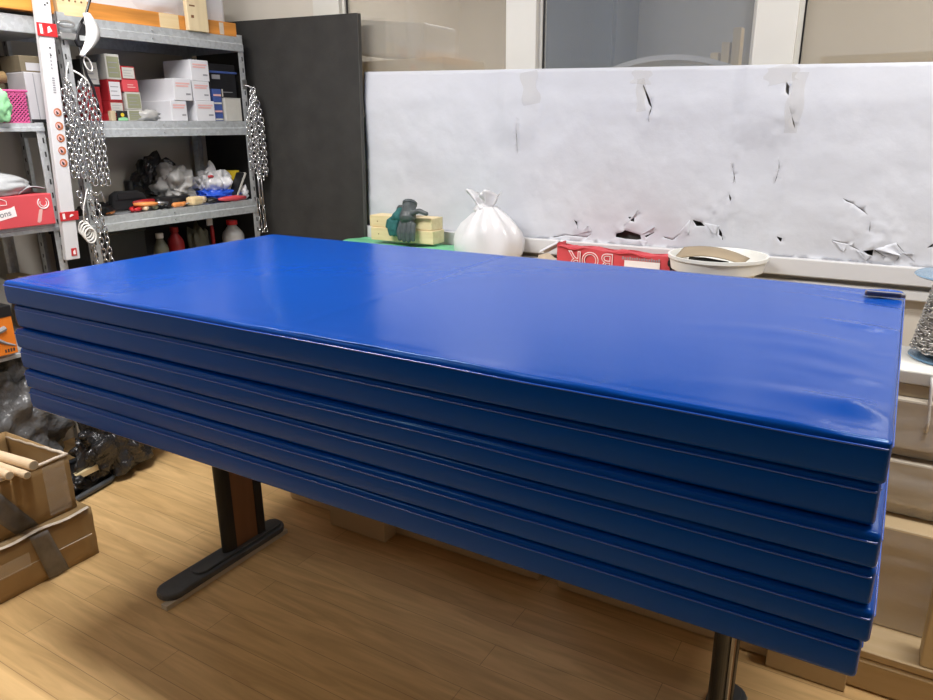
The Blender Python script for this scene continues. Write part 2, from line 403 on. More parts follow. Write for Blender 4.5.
# ------------------------------------------------------------------ torn white wallpaper
HOLES = [
[(-0.9961, 1.0137), (-0.9945, 1.0275), (-0.9655, 1.0362), (-0.9566, 1.0446), (-0.9306, 1.0384), (-0.8931, 1.0297), (-0.8885, 1.0121), (-0.9056, 1.0086), (-0.9522, 1.0099)] ,
[(-0.9481, 1.0978), (-0.9228, 1.0991), (-0.9193, 1.0805), (-0.9333, 1.083)] ,
[(-0.691, 1.101), (-0.6587, 1.0943), (-0.6418, 1.0805), (-0.6732, 1.0786)] ,
[(-0.8781, 1.0273), (-0.8395, 1.0443), (-0.837, 1.04), (-0.8661, 1.0192)] ,
[(-0.805, 1.0311), (-0.7655, 1.0206), (-0.7349, 1.0478), (-0.7322, 1.0415), (-0.7617, 1.0143), (-0.7932, 1.0209)] ,
[(-1.2734, 0.9972), (-1.2157, 1.0106), (-1.1649, 1.0104), (-1.121, 1.0075), (-1.1032, 1.0238), (-1.1004, 1.017), (-1.1183, 1.0019), (-1.1647, 1.0045), (-1.2155, 1.0047), (-1.2706, 0.9914)] ,
[(-1.1864, 1.0768), (-1.1669, 1.0605), (-1.1595, 1.0318), (-1.1545, 1.0321), (-1.1608, 1.0631)] ,
[(-0.5567, 1.2898), (-0.5494, 1.265), (-0.5518, 1.2398), (-0.5558, 1.2397), (-0.5543, 1.2649)] ,
[(-0.5643, 1.2039), (-0.5538, 1.189), (-0.5566, 1.1766), (-0.5628, 1.1886)] ,
[(-0.5903, 1.0836), (-0.5817, 1.0789), (-0.5813, 1.042), (-0.5638, 1.0199), (-0.5689, 1.0195), (-0.5864, 1.0416)] ,
[(-0.0992, 1.0275), (-0.0683, 1.0352), (-0.0684, 1.0124), (-0.0823, 1.0166)] ,
[(-0.1922, 1.2075), (-0.1669, 1.1952), (-0.1351, 1.1826), (-0.1009, 1.1503), (-0.0986, 1.143), (-0.1377, 1.1773), (-0.1695, 1.1892)] ,
[(-0.0926, 1.1382), (-0.0861, 1.12), (-0.0888, 1.0915), (-0.0927, 1.0913), (-0.0907, 1.1197)] ,
[(-0.2147, 1.0626), (-0.1789, 1.0536), (-0.1475, 1.0497), (-0.1074, 1.0283), (-0.1089, 1.0244), (-0.1468, 1.0444), (-0.1796, 1.0489)] ,
[(-0.0039, 1.0639), (0.0234, 1.0348), (0.0207, 1.0316), (-0.0038, 1.0587)] ,
[(0.0107, 1.0301), (0.0154, 1.0155), (0.0056, 0.999), (0.0025, 1.0025), (0.0103, 1.0151)] ,
[(-0.0631, 1.0356), (-0.0257, 1.0129), (-0.027, 1.0083), (-0.065, 1.0309)] ,
[(-0.4089, 1.3547), (-0.4006, 1.3174), (-0.4026, 1.2795), (-0.4129, 1.2411), (-0.416, 1.2425), (-0.4068, 1.2809), (-0.4046, 1.3173)] ,
[(-0.5742, 1.3221), (-0.5558, 1.2991), (-0.5462, 1.2407), (-0.5506, 1.2382), (-0.56, 1.2952)] ,
[(-0.3837, 1.0589), (-0.3644, 1.0523), (-0.3666, 1.0386), (-0.3748, 1.046)] ,
[(0.0864, 1.0507), (0.1013, 1.0663), (0.103, 1.0556)] ,
[(-0.9199, 1.5996), (-0.8783, 1.519), (-0.8755, 1.5029), (-0.8853, 1.495), (-0.8859, 1.4546), (-0.8911, 1.4547), (-0.8912, 1.5), (-0.883, 1.5126), (-0.9228, 1.5918)] ,
[(-0.4117, 1.5896), (-0.4, 1.5748), (-0.3981, 1.5458), (-0.4093, 1.5563)] ,
[(-1.4540, 1.5133), (-1.4509, 1.5132), (-1.4504, 1.3991), (-1.4511, 1.2824), (-1.4538, 1.2823), (-1.4538, 1.3991)] ,
[(-0.3993, 1.5313), (-0.396, 1.5312), (-0.3761, 1.4797), (-0.3594, 1.4057), (-0.3616, 1.4042), (-0.3791, 1.4768)],
[(0.25, 1.09), (0.31, 1.06), (0.36, 1.03), (0.30, 1.045)], [(.45, 1.2), (.47, 1.3), (.475, 1.3), (.458, 1.2)],
]
for _i in (3, 4, 5, 6, 7, 9, 11, 12, 13, 14, 15, 16, 17, 18, 21, 23, 24, 25):
    h = HOLES[_i]; k = len(h); n_ = list(h)
    for a in range(k // 2):
        p, q = h[a], h[k - 1 - a]; f = .37 if a else .2
        n_[a] = (p[0] + (q[0] - p[0]) * f, p[1] + (q[1] - p[1]) * f); n_[k - 1 - a] = (q[0] + (p[0] - q[0]) * f, q[1] + (p[1] - q[1]) * f)
    HOLES[_i] = n_
def ptop(x): return 1.70 - .0286 * (x + 2.27)
def paper_y(x, z):
    y = YB - .008; fd = min(1, max(0, (ptop(x) - z) / .12))
    n = noise.noise(Vector((x * 2.2, z * 2.6, 3.1))); n2 = noise.noise(Vector((x * 7, z * 7, 9.1)))
    n3 = abs(noise.noise(Vector((x * 11 + 3, z * 6, 5.5))))
    y -= fd * (.010 * (n + .6) + .005 * (n2 + .5) + .005 * n3 + .0025 * abs(noise.noise(Vector((x * 26 + z * 9, z * 17, 2.5)))))
    for mx in (-1.448, -.468, .69):                      # runs over the posts
        d = abs(x - mx); k = max(0, 1 - max(0, d - .07) / .035)
        y -= .009 * k * min(1, max(0, (z - 1.36) / .1)) + .002 * k
        y -= .004 * math.exp(-((d - .085) / .006) ** 2) * (z > 1.0)
    for hx, hz, a in ((-.94, 1.03, .020), (-.67, 1.07, .018), (-.05, 1.04, .03), (-1.17, 1.03, .016), (-.12, 1.13, .016), (-.88, 1.50, .010), (-.40, 1.45, .010), (-.57, 1.15, .012), (.3, 1.06, .02)):
        d = math.hypot(x - hx, z - hz)
        y -= .7 * a * math.exp(-(d / .08) ** 2) * (.3 + 1.4 * abs(noise.noise(Vector((x * 22, z * 22, 1.7)))))
    return y
pts = []; x0, x1 = -2.272, 1.46
nx, nz = 200, 46
zb = lambda x: .985 + .005 * noise.noise(Vector((x * 9, 0, 4)))
for i in range(nx + 1):
    for j in range(nz + 1):
        x = x0 + (x1 - x0) * i / nx; z = zb(x) + (ptop(x) - zb(x)) * j / nz
        jit = 0 if (i in (0, nx) or j in (0, nz)) else .35
        pts.append(Vector((x + jit * (random.random() - .5) * .018, z + jit * (random.random() - .5) * .015)))
def inside(p, poly):
    c = False; k = len(poly)
    for i in range(k):
        a, b_ = poly[i], poly[(i + 1) % k]
        if (a[1] > p[1]) != (b_[1] > p[1]) and p[0] < (b_[0] - a[0]) * (p[1] - a[1]) / (b_[1] - a[1]) + a[0]: c = not c
    return c
pts = [p for p in pts if not any(inside(p, h) for h in HOLES)]
edges = []
for h in HOLES:
    o_ = len(pts); pts += [Vector(q) for q in h]; edges += [(o_ + i, o_ + (i + 1) % len(h)) for i in range(len(h))]
r = geometry.delaunay_2d_cdt(pts, edges, [], 0, 1e-6)
vv, ff = r[0], r[2]
fs = []
for f in ff:
    c = ((vv[f[0]].x + vv[f[1]].x + vv[f[2]].x) / 3, (vv[f[0]].y + vv[f[1]].y + vv[f[2]].y) / 3)
    if any(inside(c, h) for h in HOLES): continue
    ex = [vv[q].x for q in f]
    if max(ex) - min(ex) > .035 and c[1] > 1.5: continue
    if max(ex) - min(ex) > .12: continue
    fs.append(tuple(f))
pb = B().add([(v.x, paper_y(v.x, v.y), v.y) for v in vv], fs)
# curled flaps at the tears
def flap(p0, p1, tip, out):
    p0, p1, tip = Vector(p0), Vector(p1), Vector(tip)
    def fn(u, v):
        base = p0.lerp(p1, u); e = base.lerp(tip, v)
        return (e.x, paper_y(base.x, base.y) - .001 - .22 * out * v * v, e.y)
    pb.grid(fn, 5, 5)
for a in (((-.966, 1.060), (-.918, 1.100), (-.905, 1.130), .02), ((-.90, 1.028), (-.84, 1.044), (-.835, 1.065), .03), ((-1.165, 1.012), (-1.10, 1.03), (-1.115, 1.055), .022),
          ((-.75, 1.035), (-.70, 1.10), (-.70, 1.045), .02), ((-.655, 1.094), (-.59, 1.085), (-.60, 1.05), .025), ((-.068, 1.036), (-.004, 1.064), (.02, 1.02), .035),
          ((-.12, 1.028), (-.068, 1.012), (-.085, .995), .03), ((.02, 1.03), (.06, 1.0), (.05, 1.03), .02), ((-.20, 1.055), (-.14, 1.045), (-.16, 1.02), .02), ((-.90, 1.009), (-.86, 1.004), (-.875, .982), .012)):
    flap(*a)
po = tag(build('torn_wallpaper', pb, M['paper'], smooth=True), 'white wallpaper sheet with cracks and torn holes covering the wall below the windows', 'wallpaper')
for i, (tx, tz, tw, th_, ang) in enumerate(((-1.395, 1.60, .07, .13, .15), (-.93, 1.625, .07, .05, -.1), (-.925, 1.56, .035, .12, .1), (-.43, 1.615, .10, .06, .2), (-.375, 1.52, .05, .20, -.05))):
    def tf(u, v):
        a = (u - .5) * tw * (1 + .2 * math.sin(v * 9 + i)); c_ = (v - .5) * th_
        x = tx + a * math.cos(ang) - c_ * math.sin(ang); z = tz + a * math.sin(ang) + c_ * math.cos(ang)
        return (x, paper_y(x, min(z, ptop(x))) - .0025 - .002 * abs(noise.noise(Vector((x * 40, z * 40, 2)))), z)
    build('old_tape', B().grid(tf, 8, 14), M['old_tape'], po, smooth=True)
md = po.modifiers.new('thick', 'SOLIDIFY'); md.thickness = .0008; md.offset = 0

# ------------------------------------------------------------------ black panel
t = thing('rough_board', (-2.8, 2.81, 0), 'tall black rough-faced board leaning by the corner behind the metal shelf', 'board')
prof = [(-3.345, 0), (-2.292, 0), (-2.247, 1.945), (-3.345, 1.975)]
build('panel_face', B().prism(prof, 2.80, 2.822, 'y'), M['black_panel'], t)
build('edge_band', B().prism([(-2.2915, 0), (-2.288, 0), (-2.243, 1.944), (-2.2465, 1.944)], 2.80, 2.822, 'y'), M['panel_edge'], t)

# ------------------------------------------------------------------ gym mats
def mat_mesh(x0, x1, y0, y1, z0, z1, seed, top=False):
    r = .0085
    def stations(a, b_, n):
        s = [a, a + r * .35, a + r * .7, a + r]
        s += [a + r + (b_ - a - 2 * r) * i / n for i in range(1, n)]
        return s + [b_ - r, b_ - r * .7, b_ - r * .35, b_]
    nxs = 150 if top else 90; nys = 90 if top else 24
    X, Y, Z = stations(x0, x1, nxs), stations(y0, y1, nys), stations(z0, z1, 3)
    idx = {}; b = B(); vs = []; fs = []
    def P(i, j, k):
        key = (i, j, k)
        if key not in idx:
            p = Vector((X[i], Y[j], Z[k]))
            c = Vector((min(max(p.x, x0 + r), x1 - r), min(max(p.y, y0 + r), y1 - r), min(max(p.z, z0 + r), z1 - r)))
            d = p - c
            if d.length > 1e-9:
                m_ = max(abs(d.x), abs(d.y), abs(d.z)); p = c + d.normalized() * m_
            u = (p.z - z0) / (z1 - z0)
            # puffed faces, limp cover
            w = .003 * math.sin(PI * u)
            nn = noise.noise(Vector((p.x * 3 + seed, p.z * 12, seed * 2.3)))
            if j == 0: p.y -= w + .003 * nn
            if k == len(Z) - 1:
                ed = min(p.x - x0, x1 - p.x, p.y - y0, y1 - p.y)
                p.z += min(1, ed / .10) * .003 * (noise.noise(Vector((p.x * 1.7, p.y * 1.7, seed))))
                if top:
                    dx = x1 - p.x
                    rp = noise.noise(Vector((p.x * 1.8, p.y * 13 + .5 * math.sin(p.x * 9), 7.7 + seed)))
                    rp = 2.6 * max(0, rp + .05) ** 1.6 - .15
                    p.z += .011 * rp * math.exp(-max(0, dx - .06) / .10) * min(1, dx / .05)
                    p.z -= .0016 * math.exp(-((dx - .032) / .0025) ** 2)
                    rp2 = noise.noise(Vector((p.x * 4, p.y * 60, 2.7)))
                    p.z += .0016 * rp2 * math.exp(-dx / .05) * min(1, dx / .012)
                    # faint welded seam across the cover
                    p.z -= .0015 * math.exp(-((p.x - (-1.05)) / .008) ** 2)
                    p.z += .0022 * noise.noise(Vector((p.x * 9, p.y * 9, 1.2))) * math.exp(-(p.y - y0) / .12)
                    p.z -= .0014 * math.exp(-((p.y - y0 - .022) / .006) ** 2)
            idx[key] = len(vs); vs.append(p)
        return idx[key]
    nX, nY, nZ = len(X), len(Y), len(Z)
    for i in range(nX - 1):
        for j in range(nY - 1):
            fs.append((P(i, j, nZ - 1), P(i + 1, j, nZ - 1), P(i + 1, j + 1, nZ - 1), P(i, j + 1, nZ - 1)))
            fs.append((P(i, j, 0), P(i, j + 1, 0), P(i + 1, j + 1, 0), P(i + 1, j, 0)))
    for i in range(nX - 1):
        for k in range(nZ - 1):
            fs.append((P(i, 0, k), P(i + 1, 0, k), P(i + 1, 0, k + 1), P(i, 0, k + 1)))
            fs.append((P(i, nY - 1, k), P(i, nY - 1, k + 1), P(i + 1, nY - 1, k + 1), P(i + 1, nY - 1, k)))
    for j in range(nY - 1):
        for k in range(nZ - 1):
            fs.append((P(0, j, k), P(0, j, k + 1), P(0, j + 1, k + 1), P(0, j + 1, k)))
            fs.append((P(nX - 1, j, k), P(nX - 1, j + 1, k), P(nX - 1, j + 1, k + 1), P(nX - 1, j, k + 1)))
    b.add(vs, fs)
    return b
ZT = 1.059
offs = [(-2.086, .033, 1.010, 2.016), (-2.079, .029, 1.022, 2.012), (-2.080, .040, 1.011, 2.016), (-2.088, .041, 1.018, 2.013), (-2.080, .048, 1.015, 2.012), (-2.082, .040, 1.018, 2.016)]
THK = [.0680, .0690, .0575, .0630, .0580, .0655]
labs = ['royal blue vinyl gym mat on top of the stack, with rippled end', 'blue gym mat second from the top of the stack', 'blue gym mat third from the top of the stack',
        'blue gym mat fourth from the top of the stack', 'blue gym mat fifth from the top, resting on the lowest mat', 'lowest blue gym mat of the stack, lying on the desk']
TH = .0608
for i, (x0, x1, y0, y1) in enumerate(offs):
    z1 = ZT - sum(THK[:i]); z0 = z1 - THK[i] + .002
    root = thing('gym_mat', ((x0 + x1) / 2, (y0 + y1) / 2, z0), labs[i], 'gym mat', 'stack of blue gym mats')
    o = build('cover', mat_mesh(x0, x1, y0, y1, z0, z1, i * 3.3 + 1, i == 0), M['vinyl'], root, smooth=True)
    # welded piping running round the mat just below its upper rim
    zp = z1 - .0125; e = .0006
    loop = []
    for (ax_, ay_, bx_, by_) in ((x0, y0, x1, y0), (x1, y0, x1, y1), (x1, y1, x0, y1), (x0, y1, x0, y0)):
        n = 170 if abs(bx_ - ax_) > 1 else 40
        for k in range(n):
            u = (k + .5) / n
            pass
            x = ax_ + (bx_ - ax_) * u; y = ay_ + (by_ - ay_) * u
            ww = .0018 + .003 * noise.noise(Vector((x * 3 + i * 3.3 + 1, zp * 12, (i * 3.3 + 1) * 2.3))) if ay_ == by_ == y0 else .0
            sx = -e if (ax_ == bx_ == x0) else (e if ax_ == bx_ == x1 else 0)
            sy = -ww - e * 2.4 if ay_ == by_ == y0 else (e if ay_ == by_ == y1 else 0)
            loop.append((x + sx, y + sy, zp + .0012 * noise.noise(Vector((x * 5, i, 0)))))
    build('piping', B().tube(loop, .0017, 6, closed=True), M['pipe'], root, smooth=True)

# folding knife on the corner
t = thing('pocket_knife', (-.005, 1.945, ZT + .002), 'small dark metal pocket knife lying on the corner of the top mat', 'knife')
build('handle', B().obox((-.012, 1.915, ZT + .009), (.075, .022, .010), (0, 0, .04)), M['knife'], t, bevel=.003)
build('bolster', B().obox((.027, 1.917, ZT + .009), (.014, .020, .009), (0, 0, .04)), M['tool_steel'], t, bevel=.002)
build('blade', B().obox((-.01, 1.904, ZT + .0145), (.070, .008, .003), (0, 0, .06)), M['tool_steel'], t)

# ------------------------------------------------------------------ desk under the mats
t = thing('desk', (-1.05, 1.5, 0), 'black-legged desk with brown panelled column legs carrying the blue mats', 'desk')
zu = ZT - sum(THK)
build('desk_top', B().box(-2.0, -.06, 1.10, 1.99, zu - .028, zu - .001), M['brown_panel'], t, bevel=.003)
build('crossbar', B().box(-1.8, -.30, 1.58, 1.64, zu - .10, zu - .03), M['desk_black'], t)
def stadium(x, y0, y1, r, z0, z1, n=10):
    pts_ = [(x + r * math.cos(a), y1 - r + r * math.sin(a)) for a in [PI * k / n for k in range(n + 1)]]
    pts_ += [(x + r * math.cos(a), y0 + r + r * math.sin(a)) for a in [PI + PI * k / n for k in range(n + 1)]]
    return B().prism(pts_, z0, z1)
for x in (-1.85, -.208):
    L = bpy.data.objects.new('leg', None); COL.objects.link(L); L.parent = t; L.location = Vector((x, 1.45, 0)) - t.location
    build('foot', stadium(x, 1.17, 1.70, .047, .016, .038), M['foot'], L, bevel=.006)
    build('foot_cover', stadium(x, 1.30, 1.69, .033, .038, .046), M['foot'], L, bevel=.004)
    build('glide_strip', B().box(x + .018, x + .045, 1.16, 1.69, 0, .016), M['strip'], L)
    build('glide_pad', B().box(x - .04, x + .01, 1.20, 1.66, 0, .016), M['strip'], L)
    fr = [(x + .019 * math.cos(a), 1.462 + .034 * math.sin(a)) for a in [PI + PI * k / 12 for k in range(13)]]
    fr += [(x + .019, 1.476), (x - .019, 1.476)]
    build('front_post', B().prism(fr, .04, zu - .03), M['desk_black'], L)
    build('side_panel', B().box(x - .015, x + .015, 1.4765, 1.5745, .045, zu - .03), M['brown_panel'], L)
    build('rear_post', B().box(x - .019, x + .019, 1.575, 1.612, .04, zu - .03), M['desk_black'], L, bevel=.005)
    if x > -1: build('edge_strip', B().box(x + .0195, x + .0245, 1.450, 1.470, .045, zu - .03), M['hook'], L)

# ------------------------------------------------------------------ wrapped pallet and stack behind / under the desk
def pallet(x0, x1, y0, y1, label):
    t = thing('wooden_pallet', ((x0 + x1) / 2, (y0 + y1) / 2, 0), label, 'pallet')
    for k in range(3):
        ya = y0 + (y1 - y0 - .09) * k / 2
        build('runner', B().box(x0, x1, ya, ya + .09, 0, .10), M['pallet'], t, bevel=.012)
    for k in range(6):
        xa = x0 + (x1 - x0 - .12) * k / 5
        build('deck_board', B().box(xa, xa + .12, y0 + .152, y1, .1005, .122), M['pallet'], t, bevel=.003)
    build('lead_board', B().box(x0, x1, y0 + .002, y0 + .15, .1005, .122), M['pallet'], t, bevel=.003)
    return t
p1 = pallet(-1.985, -.86, 1.885, 2.49, 'wooden pallet on the floor under the desk, farther from the chain spool')
p2 = pallet(-.80, .62, 1.885, 2.29, 'wooden pallet on the floor below the chain spool')
for (x0, x1, y0, y1, lab) in ((-1.705, -1.445, 1.815, 1.884, 'small brown carton on the floor against the pallet near the brown-panelled desk leg'), (-.147, .052, 1.852, 1.884, 'pale flat block on the floor against the pallet under the right end of the mats')):
    t = thing('floor_block', ((x0 + x1) / 2, (y0 + y1) / 2, 0), lab, 'block')
    build('block_body', B().box(x0, x1, y0, y1, .002, .118), M['carton_pale'], t, bevel=.003)
    build('base_board', B().box(x0 + .004, x1 - .004, y0 + .004, y1, 0, .0018), M['pallet'], t)
def filmbox(x0, x1, y0, y1, z0, z1, parent, n=26):
    b = B()
    def nz(x, z, s): return .006 * abs(noise.noise(Vector((x * 4, z * 18, s)))) 
    b.grid(lambda u, v: (x0 + (x1 - x0) * u, y0 - .004 - nz(x0 + (x1 - x0) * u, z0 + (z1 - z0) * v, 1.), z0 + (z1 - z0) * v), n * 2, n)
    b.grid(lambda u, v: (x0 - .004 - nz(y0 + (y1 - y0) * u, z0 + (z1 - z0) * v, 4.), y0 + (y1 - y0) * u, z0 + (z1 - z0) * v), n, n, True)
    b.grid(lambda u, v: (x1 + .004 + nz(y0 + (y1 - y0) * u, z0 + (z1 - z0) * v, 7.), y0 + (y1 - y0) * u, z0 + (z1 - z0) * v), n, n)
    return build('stretch_film', b, M['film'], parent, smooth=True)
# flat packs low on the pallets (their fronts show as a pale band under the mats)
def flatpack(x0, x1, y0, y1, z0, z1, m, name, label, film=True, cat='flat pack'):
    t = thing(name, ((x0 + x1) / 2, (y0 + y1) / 2, z0), label, cat)
    build('carton', B().box(x0, x1, y0, y1, z0, z1), m, t, bevel=.006)
    if film: filmbox(x0, x1, y0, y1, z0 + .004, z1 - .004, t)
    return t
flatpack(-1.93, -.88, 1.90, 2.295, .1225, .20, M['carton_pale'], 'flat_carton', 'film-wrapped low carton on the pallet farther from the chain spool')
flatpack(-2.20, -.32, 2.505, 2.83, .001, .899, M['carton_pale'], 'large_carton', 'tall pale carton behind the desk carrying the wood blocks and white bag', cat='carton')
flatpack(-.76, .60, 2.02, 2.29, .123, .425, M['carton_pale'], 'deep_carton', 'big film-wrapped brown carton on the pallet below the chain spool', cat='carton')
flatpack(-.28, .60, 2.105, 2.37, .4265, .462, M['tan_pack'], 'wrapped_slab', 'thin tan wrapped slab directly on the big brown carton', cat='slab')
flatpack(-.28, .62, 2.085, 2.37, .4635, .590, M['greige_pack'], 'wrapped_slab', 'lower grey-beige wrapped slab of the pile under the chain spool', cat='slab')
flatpack(-.28, .60, 2.12, 2.37, .5915, .622, M['tan_pack'], 'wrapped_slab', 'thin tan wrapped slab between the two thick grey-beige slabs', cat='slab')
flatpack(-.28, .62, 2.095, 2.37, .6235, .760, M['greige_pack'], 'wrapped_slab', 'upper grey-beige wrapped slab right under the white board', cat='slab')
t = thing('white_board', (.17, 2.25, .761), 'thick white board with tan underside carrying the chain spool', 'board')
build('underside', B().box(-.27, .60, 2.12, 2.36, .7615, .796), M['tan_pack'], t, bevel=.002)
build('top_board', B().box(-.28, .62, 2.115, 2.37, .797, .833), M['board_white'], t, bevel=.004)
build('cord', B().tube([(.127, 2.111, .825), (.129, 2.102, .80), (.132, 2.098, .76), (.136, 2.094, .71), (.134, 2.088, .68)], .004, 8), M['rope'], t, smooth=True)
t = thing('wooden_post', (.24, 1.93, .122), 'short pale wooden post standing on the pallet beside the big brown carton', 'post')
build('post_body', B().box(.205, .275, 1.895, 1.965, .1225, .33), M['pale_wood_z'], t, bevel=.004)
build('end_cap', B().box(.207, .273, 1.897, 1.963, .3305, .335), M['strip'], t)

# ------------------------------------------------------------------ chain
def link_mesh(b, c, d, side, L, W, r, n=12, k=6):
    """one oval chain link centred c, long axis d, flat across side"""
    path = []
    for i in range(n):
        a = 2 * PI * i / n
        u = (L / 2 - W / 2) * (1 if math.cos(a) > 0.01 else (-1 if math.cos(a) < -.01 else 0)) + W / 2 * math.cos(a)
        path.append(c + d * u + side * (W / 2 * math.sin(a)))
    b.tube(path, r, k, closed=True)
def chain(b, path, L=.030, W=.017, r=.0026, twist=0., k=6, n=12):
    pts_ = [Vector(p) for p in path]; seg = [(pts_[i + 1] - pts_[i]).length for i in range(len(pts_) - 1)]
    tot = sum(seg); step = L - 2 * r * 1.6; m = max(1, int(tot / step))
    for q in range(m):
        s = (q + .5) / m * tot; i = 0
        while i < len(seg) - 1 and s > seg[i]: s -= seg[i]; i += 1
        c = pts_[i].lerp(pts_[i + 1], min(1, s / seg[i])); d = (pts_[i + 1] - pts_[i]).normalized()
        ref = Vector((0, 1, 0)) if abs(d.y) < .8 else Vector((0, 0, 1))
        s1 = (ref - d * ref.dot(d)).normalized(); s2 = d.cross(s1)
        a = twist + (PI / 2 if q % 2 else 0) + random.uniform(-.25, .25)
        link_mesh(b, c, d, s1 * math.cos(a) + s2 * math.sin(a), L, W, r, n, k)

# spool of chain
sc = Vector((.180, 2.285, .834))
t = thing('chain_spool', sc, 'reel of steel chain with clear blue flanges standing on the white board', 'spool')
def disc(z, r, h): return B().lathe(sc, [(r * .2, z), (r * .97, z), (r, z + h * .5), (r * .97, z + h), (r * .2, z + h)], 48)
build('lower_flange', disc(.0, .112, .007), M['spool'], t, smooth=False)
build('upper_flange', disc(.224, .130, .007), M['spool'], t)
build('core', B().lathe(sc, [(.03, .007), (.03, .224)], 24), M['spool'], t, smooth=True)
cb = B()
turns = 13
for lay in range(2):
    path = []
    for k in range(turns * 22):
        a = 2 * PI * k / 22; z = .020 + .192 * (k / (turns * 22))
        rr = .104 - .030 * ((z - .02) / .192) - lay * .012
        path.append((sc.x + rr * math.cos(a), sc.y + rr * math.sin(a), sc.z + z))
    chain(cb, path, L=.024, W=.015, r=.0023, twist=.7 + lay, k=5, n=10)
build('wound_chain', cb, M['chain_dark'], t, smooth=True)
build('spool_filling', B().lathe(sc, [(.078, .012), (.072, .06), (.060, .12), (.050, .214)], 24), M['chain_dark'], t, smooth=True)

# ------------------------------------------------------------------ things behind the mats
# green sheet
def sheet(name, fn, nu, nv, th, m, parent=None):
    o = build(name, B().grid(fn, nu, nv), m, parent, smooth=True)
    md = o.modifiers.new('thick', 'SOLIDIFY'); md.thickness = th; md.offset = 1
    return o
def gfn(u, v):
    x = -2.30 + .74 * u; y = 2.47 + .34 * v
    y0 = y
    z = .906 + .024 + .014 * noise.noise(Vector((x * 6, y * 6, 2))) + .006 * abs(noise.noise(Vector((x * 22, y * 14, 5))))
    if u < .12: z -= .0
    e = min(u, 1 - u, v, 1 - v)
    z -= .026 * max(0, 1 - e / .06)
    return (x + .02 * math.sin(v * 7), y + .012 * math.sin(u * 11), max(z, .9015))
tag(sheet('green_sheet', gfn, 50, 30, .002, M['green']), 'folded green plastic sheet spread under the wood blocks', 'plastic sheet')
def gfn2(u, v):
    x = -1.73 + .20 * u; y = 2.50 + .2 * v
    return (x, y, .942 + .006 * noise.noise(Vector((x * 12, y * 12, 2))) - .012 * u)
def block(x0, x1, y0, y1, z0, z1, lab):
    t = thing('wood_block', ((x0 + x1) / 2, (y0 + y1) / 2, z0), lab, 'wood block', 'wood blocks behind the mats')
    build('block_body', B().box(x0, x1, y0, y1, z0, z1), M['block_wood'], t, bevel=.003)
    build('knot', B().cyl((x0 + .045, y0 - .0004, (z0 + z1) / 2), (x0 + .045, y0 + .002, (z0 + z1) / 2), .003, 10), M['knot'], t)
block(-2.118, -1.772, 2.665, 2.76, .9485, 1.008, 'light pine block lying on the green sheet, lower of the two under the gloves')
block(-2.128, -1.782, 2.672, 2.765, 1.0085, 1.062, 'light pine block on top of the other one, under the gloves')
# gloves
def glove(name, lab, m, cuff, palm, fingers, thumb, sz):
    t = thing(name, palm, lab, 'glove', 'work gloves on the wood blocks')
    b = B()
    c, p = Vector(cuff), Vector(palm)
    b.tube([c, c.lerp(p, .35), c.lerp(p, .7), p, p + (p - c) * .15], [.030 * sz, .032 * sz, .038 * sz, .036 * sz, .022 * sz], 14)
    for f in fingers + [thumb]:
        f = [Vector(q) for q in f]
        b.tube([f[0], f[0].lerp(f[1], .5), f[1], f[2], f[2] + (f[2] - f[1]).normalized() * .006], [.013 * sz, .0125 * sz, .0120 * sz, .0100 * sz, .004 * sz], 10)
    o = build('glove_body', b, m, t, smooth=True)
    md = o.modifiers.new('rm', 'REMESH'); md.mode = 'VOXEL'; md.voxel_size = .0035; md.use_smooth_shade = True
    sm = o.modifiers.new('sm', 'SMOOTH'); sm.iterations = 3
    b = B().tube([c, c + (c - p).normalized() * .012], [.033 * sz, .034 * sz], 16)
    build('cuff', b, M['glove'], t, smooth=True)
    return t
gy = 2.640
glove('work_glove', 'grey rubber work glove hanging fingers down over the wood blocks', M['glove'], (-1.907, gy + .045, 1.115), (-1.890, gy, 1.055),
      [[(-1.920 + .021 * k, gy, 1.045), (-1.930 + .026 * k, gy - .012, 1.000), (-1.927 + .024 * k, gy - .010, .958 + .006 * abs(k - 1.5))] for k in range(4)],
      [(-1.867, gy, 1.085), (-1.827, gy + .004, 1.098), (-1.790, gy + .010, 1.085)], 1.)
glove('work_glove', 'dark teal work glove tucked behind the grey rubber one', M['glove_teal'], (-1.957, gy + .055, 1.085), (-1.952, gy + .010, 1.050),
      [[(-1.982 + .016 * k, gy + .006, 1.045), (-1.992 + .018 * k, gy, 1.010), (-1.988 + .018 * k, gy + .004, .982)] for k in range(3)],
      [(-1.972, gy + .01, 1.06), (-2.000, gy + .008, 1.045), (-2.010, gy + .008, 1.015)], .85)

# tied white bag
t = thing('plastic_bag', (-1.52, 2.74, .902), 'tied white plastic carrier bag standing behind the mats', 'bag')
def wob(a, z, i): return 1 + .16 * noise.noise(Vector((math.cos(a) * 1.5, math.sin(a) * 1.5, z * 8))) + (.10 * math.sin(9 * a + z * 10) + .06 * math.sin(5 * a - z * 30)) * max(0, min(1, (z - .06) / .12))
prof = [(.10, 0), (.150, .008), (.160, .04), (.158, .08), (.145, .115), (.120, .150), (.090, .180), (.060, .205), (.040, .222)]
b = B().lathe((-1.525, 2.712, .902), prof, 56, fn=wob)
for v in b.v: v.y = 2.712 + (v.y - 2.712) * .72; v.x += .020 - .12 * max(0, (v.z - 1.0))
build('bag_body', b, M['white_bag'], t, smooth=True)
def ear(u, v, s):
    w = (.016 + .034 * v) * (u - .5) * 2
    return (-1.535 + s * .040 * v + w * (1.2 - .25 * v), 2.712 + .022 * math.sin(u * 9 + v * 3) * (.4 + v), 1.095 + .085 * v + .018 * math.sin(u * 7) * v)
for s in (-1, 1):
    o = build('bag_handle', B().grid(lambda u, v: ear(u, v, s * 1.1), 12, 8), M['white_bag'], t, smooth=True)
    md = o.modifiers.new('th', 'SOLIDIFY'); md.thickness = .001
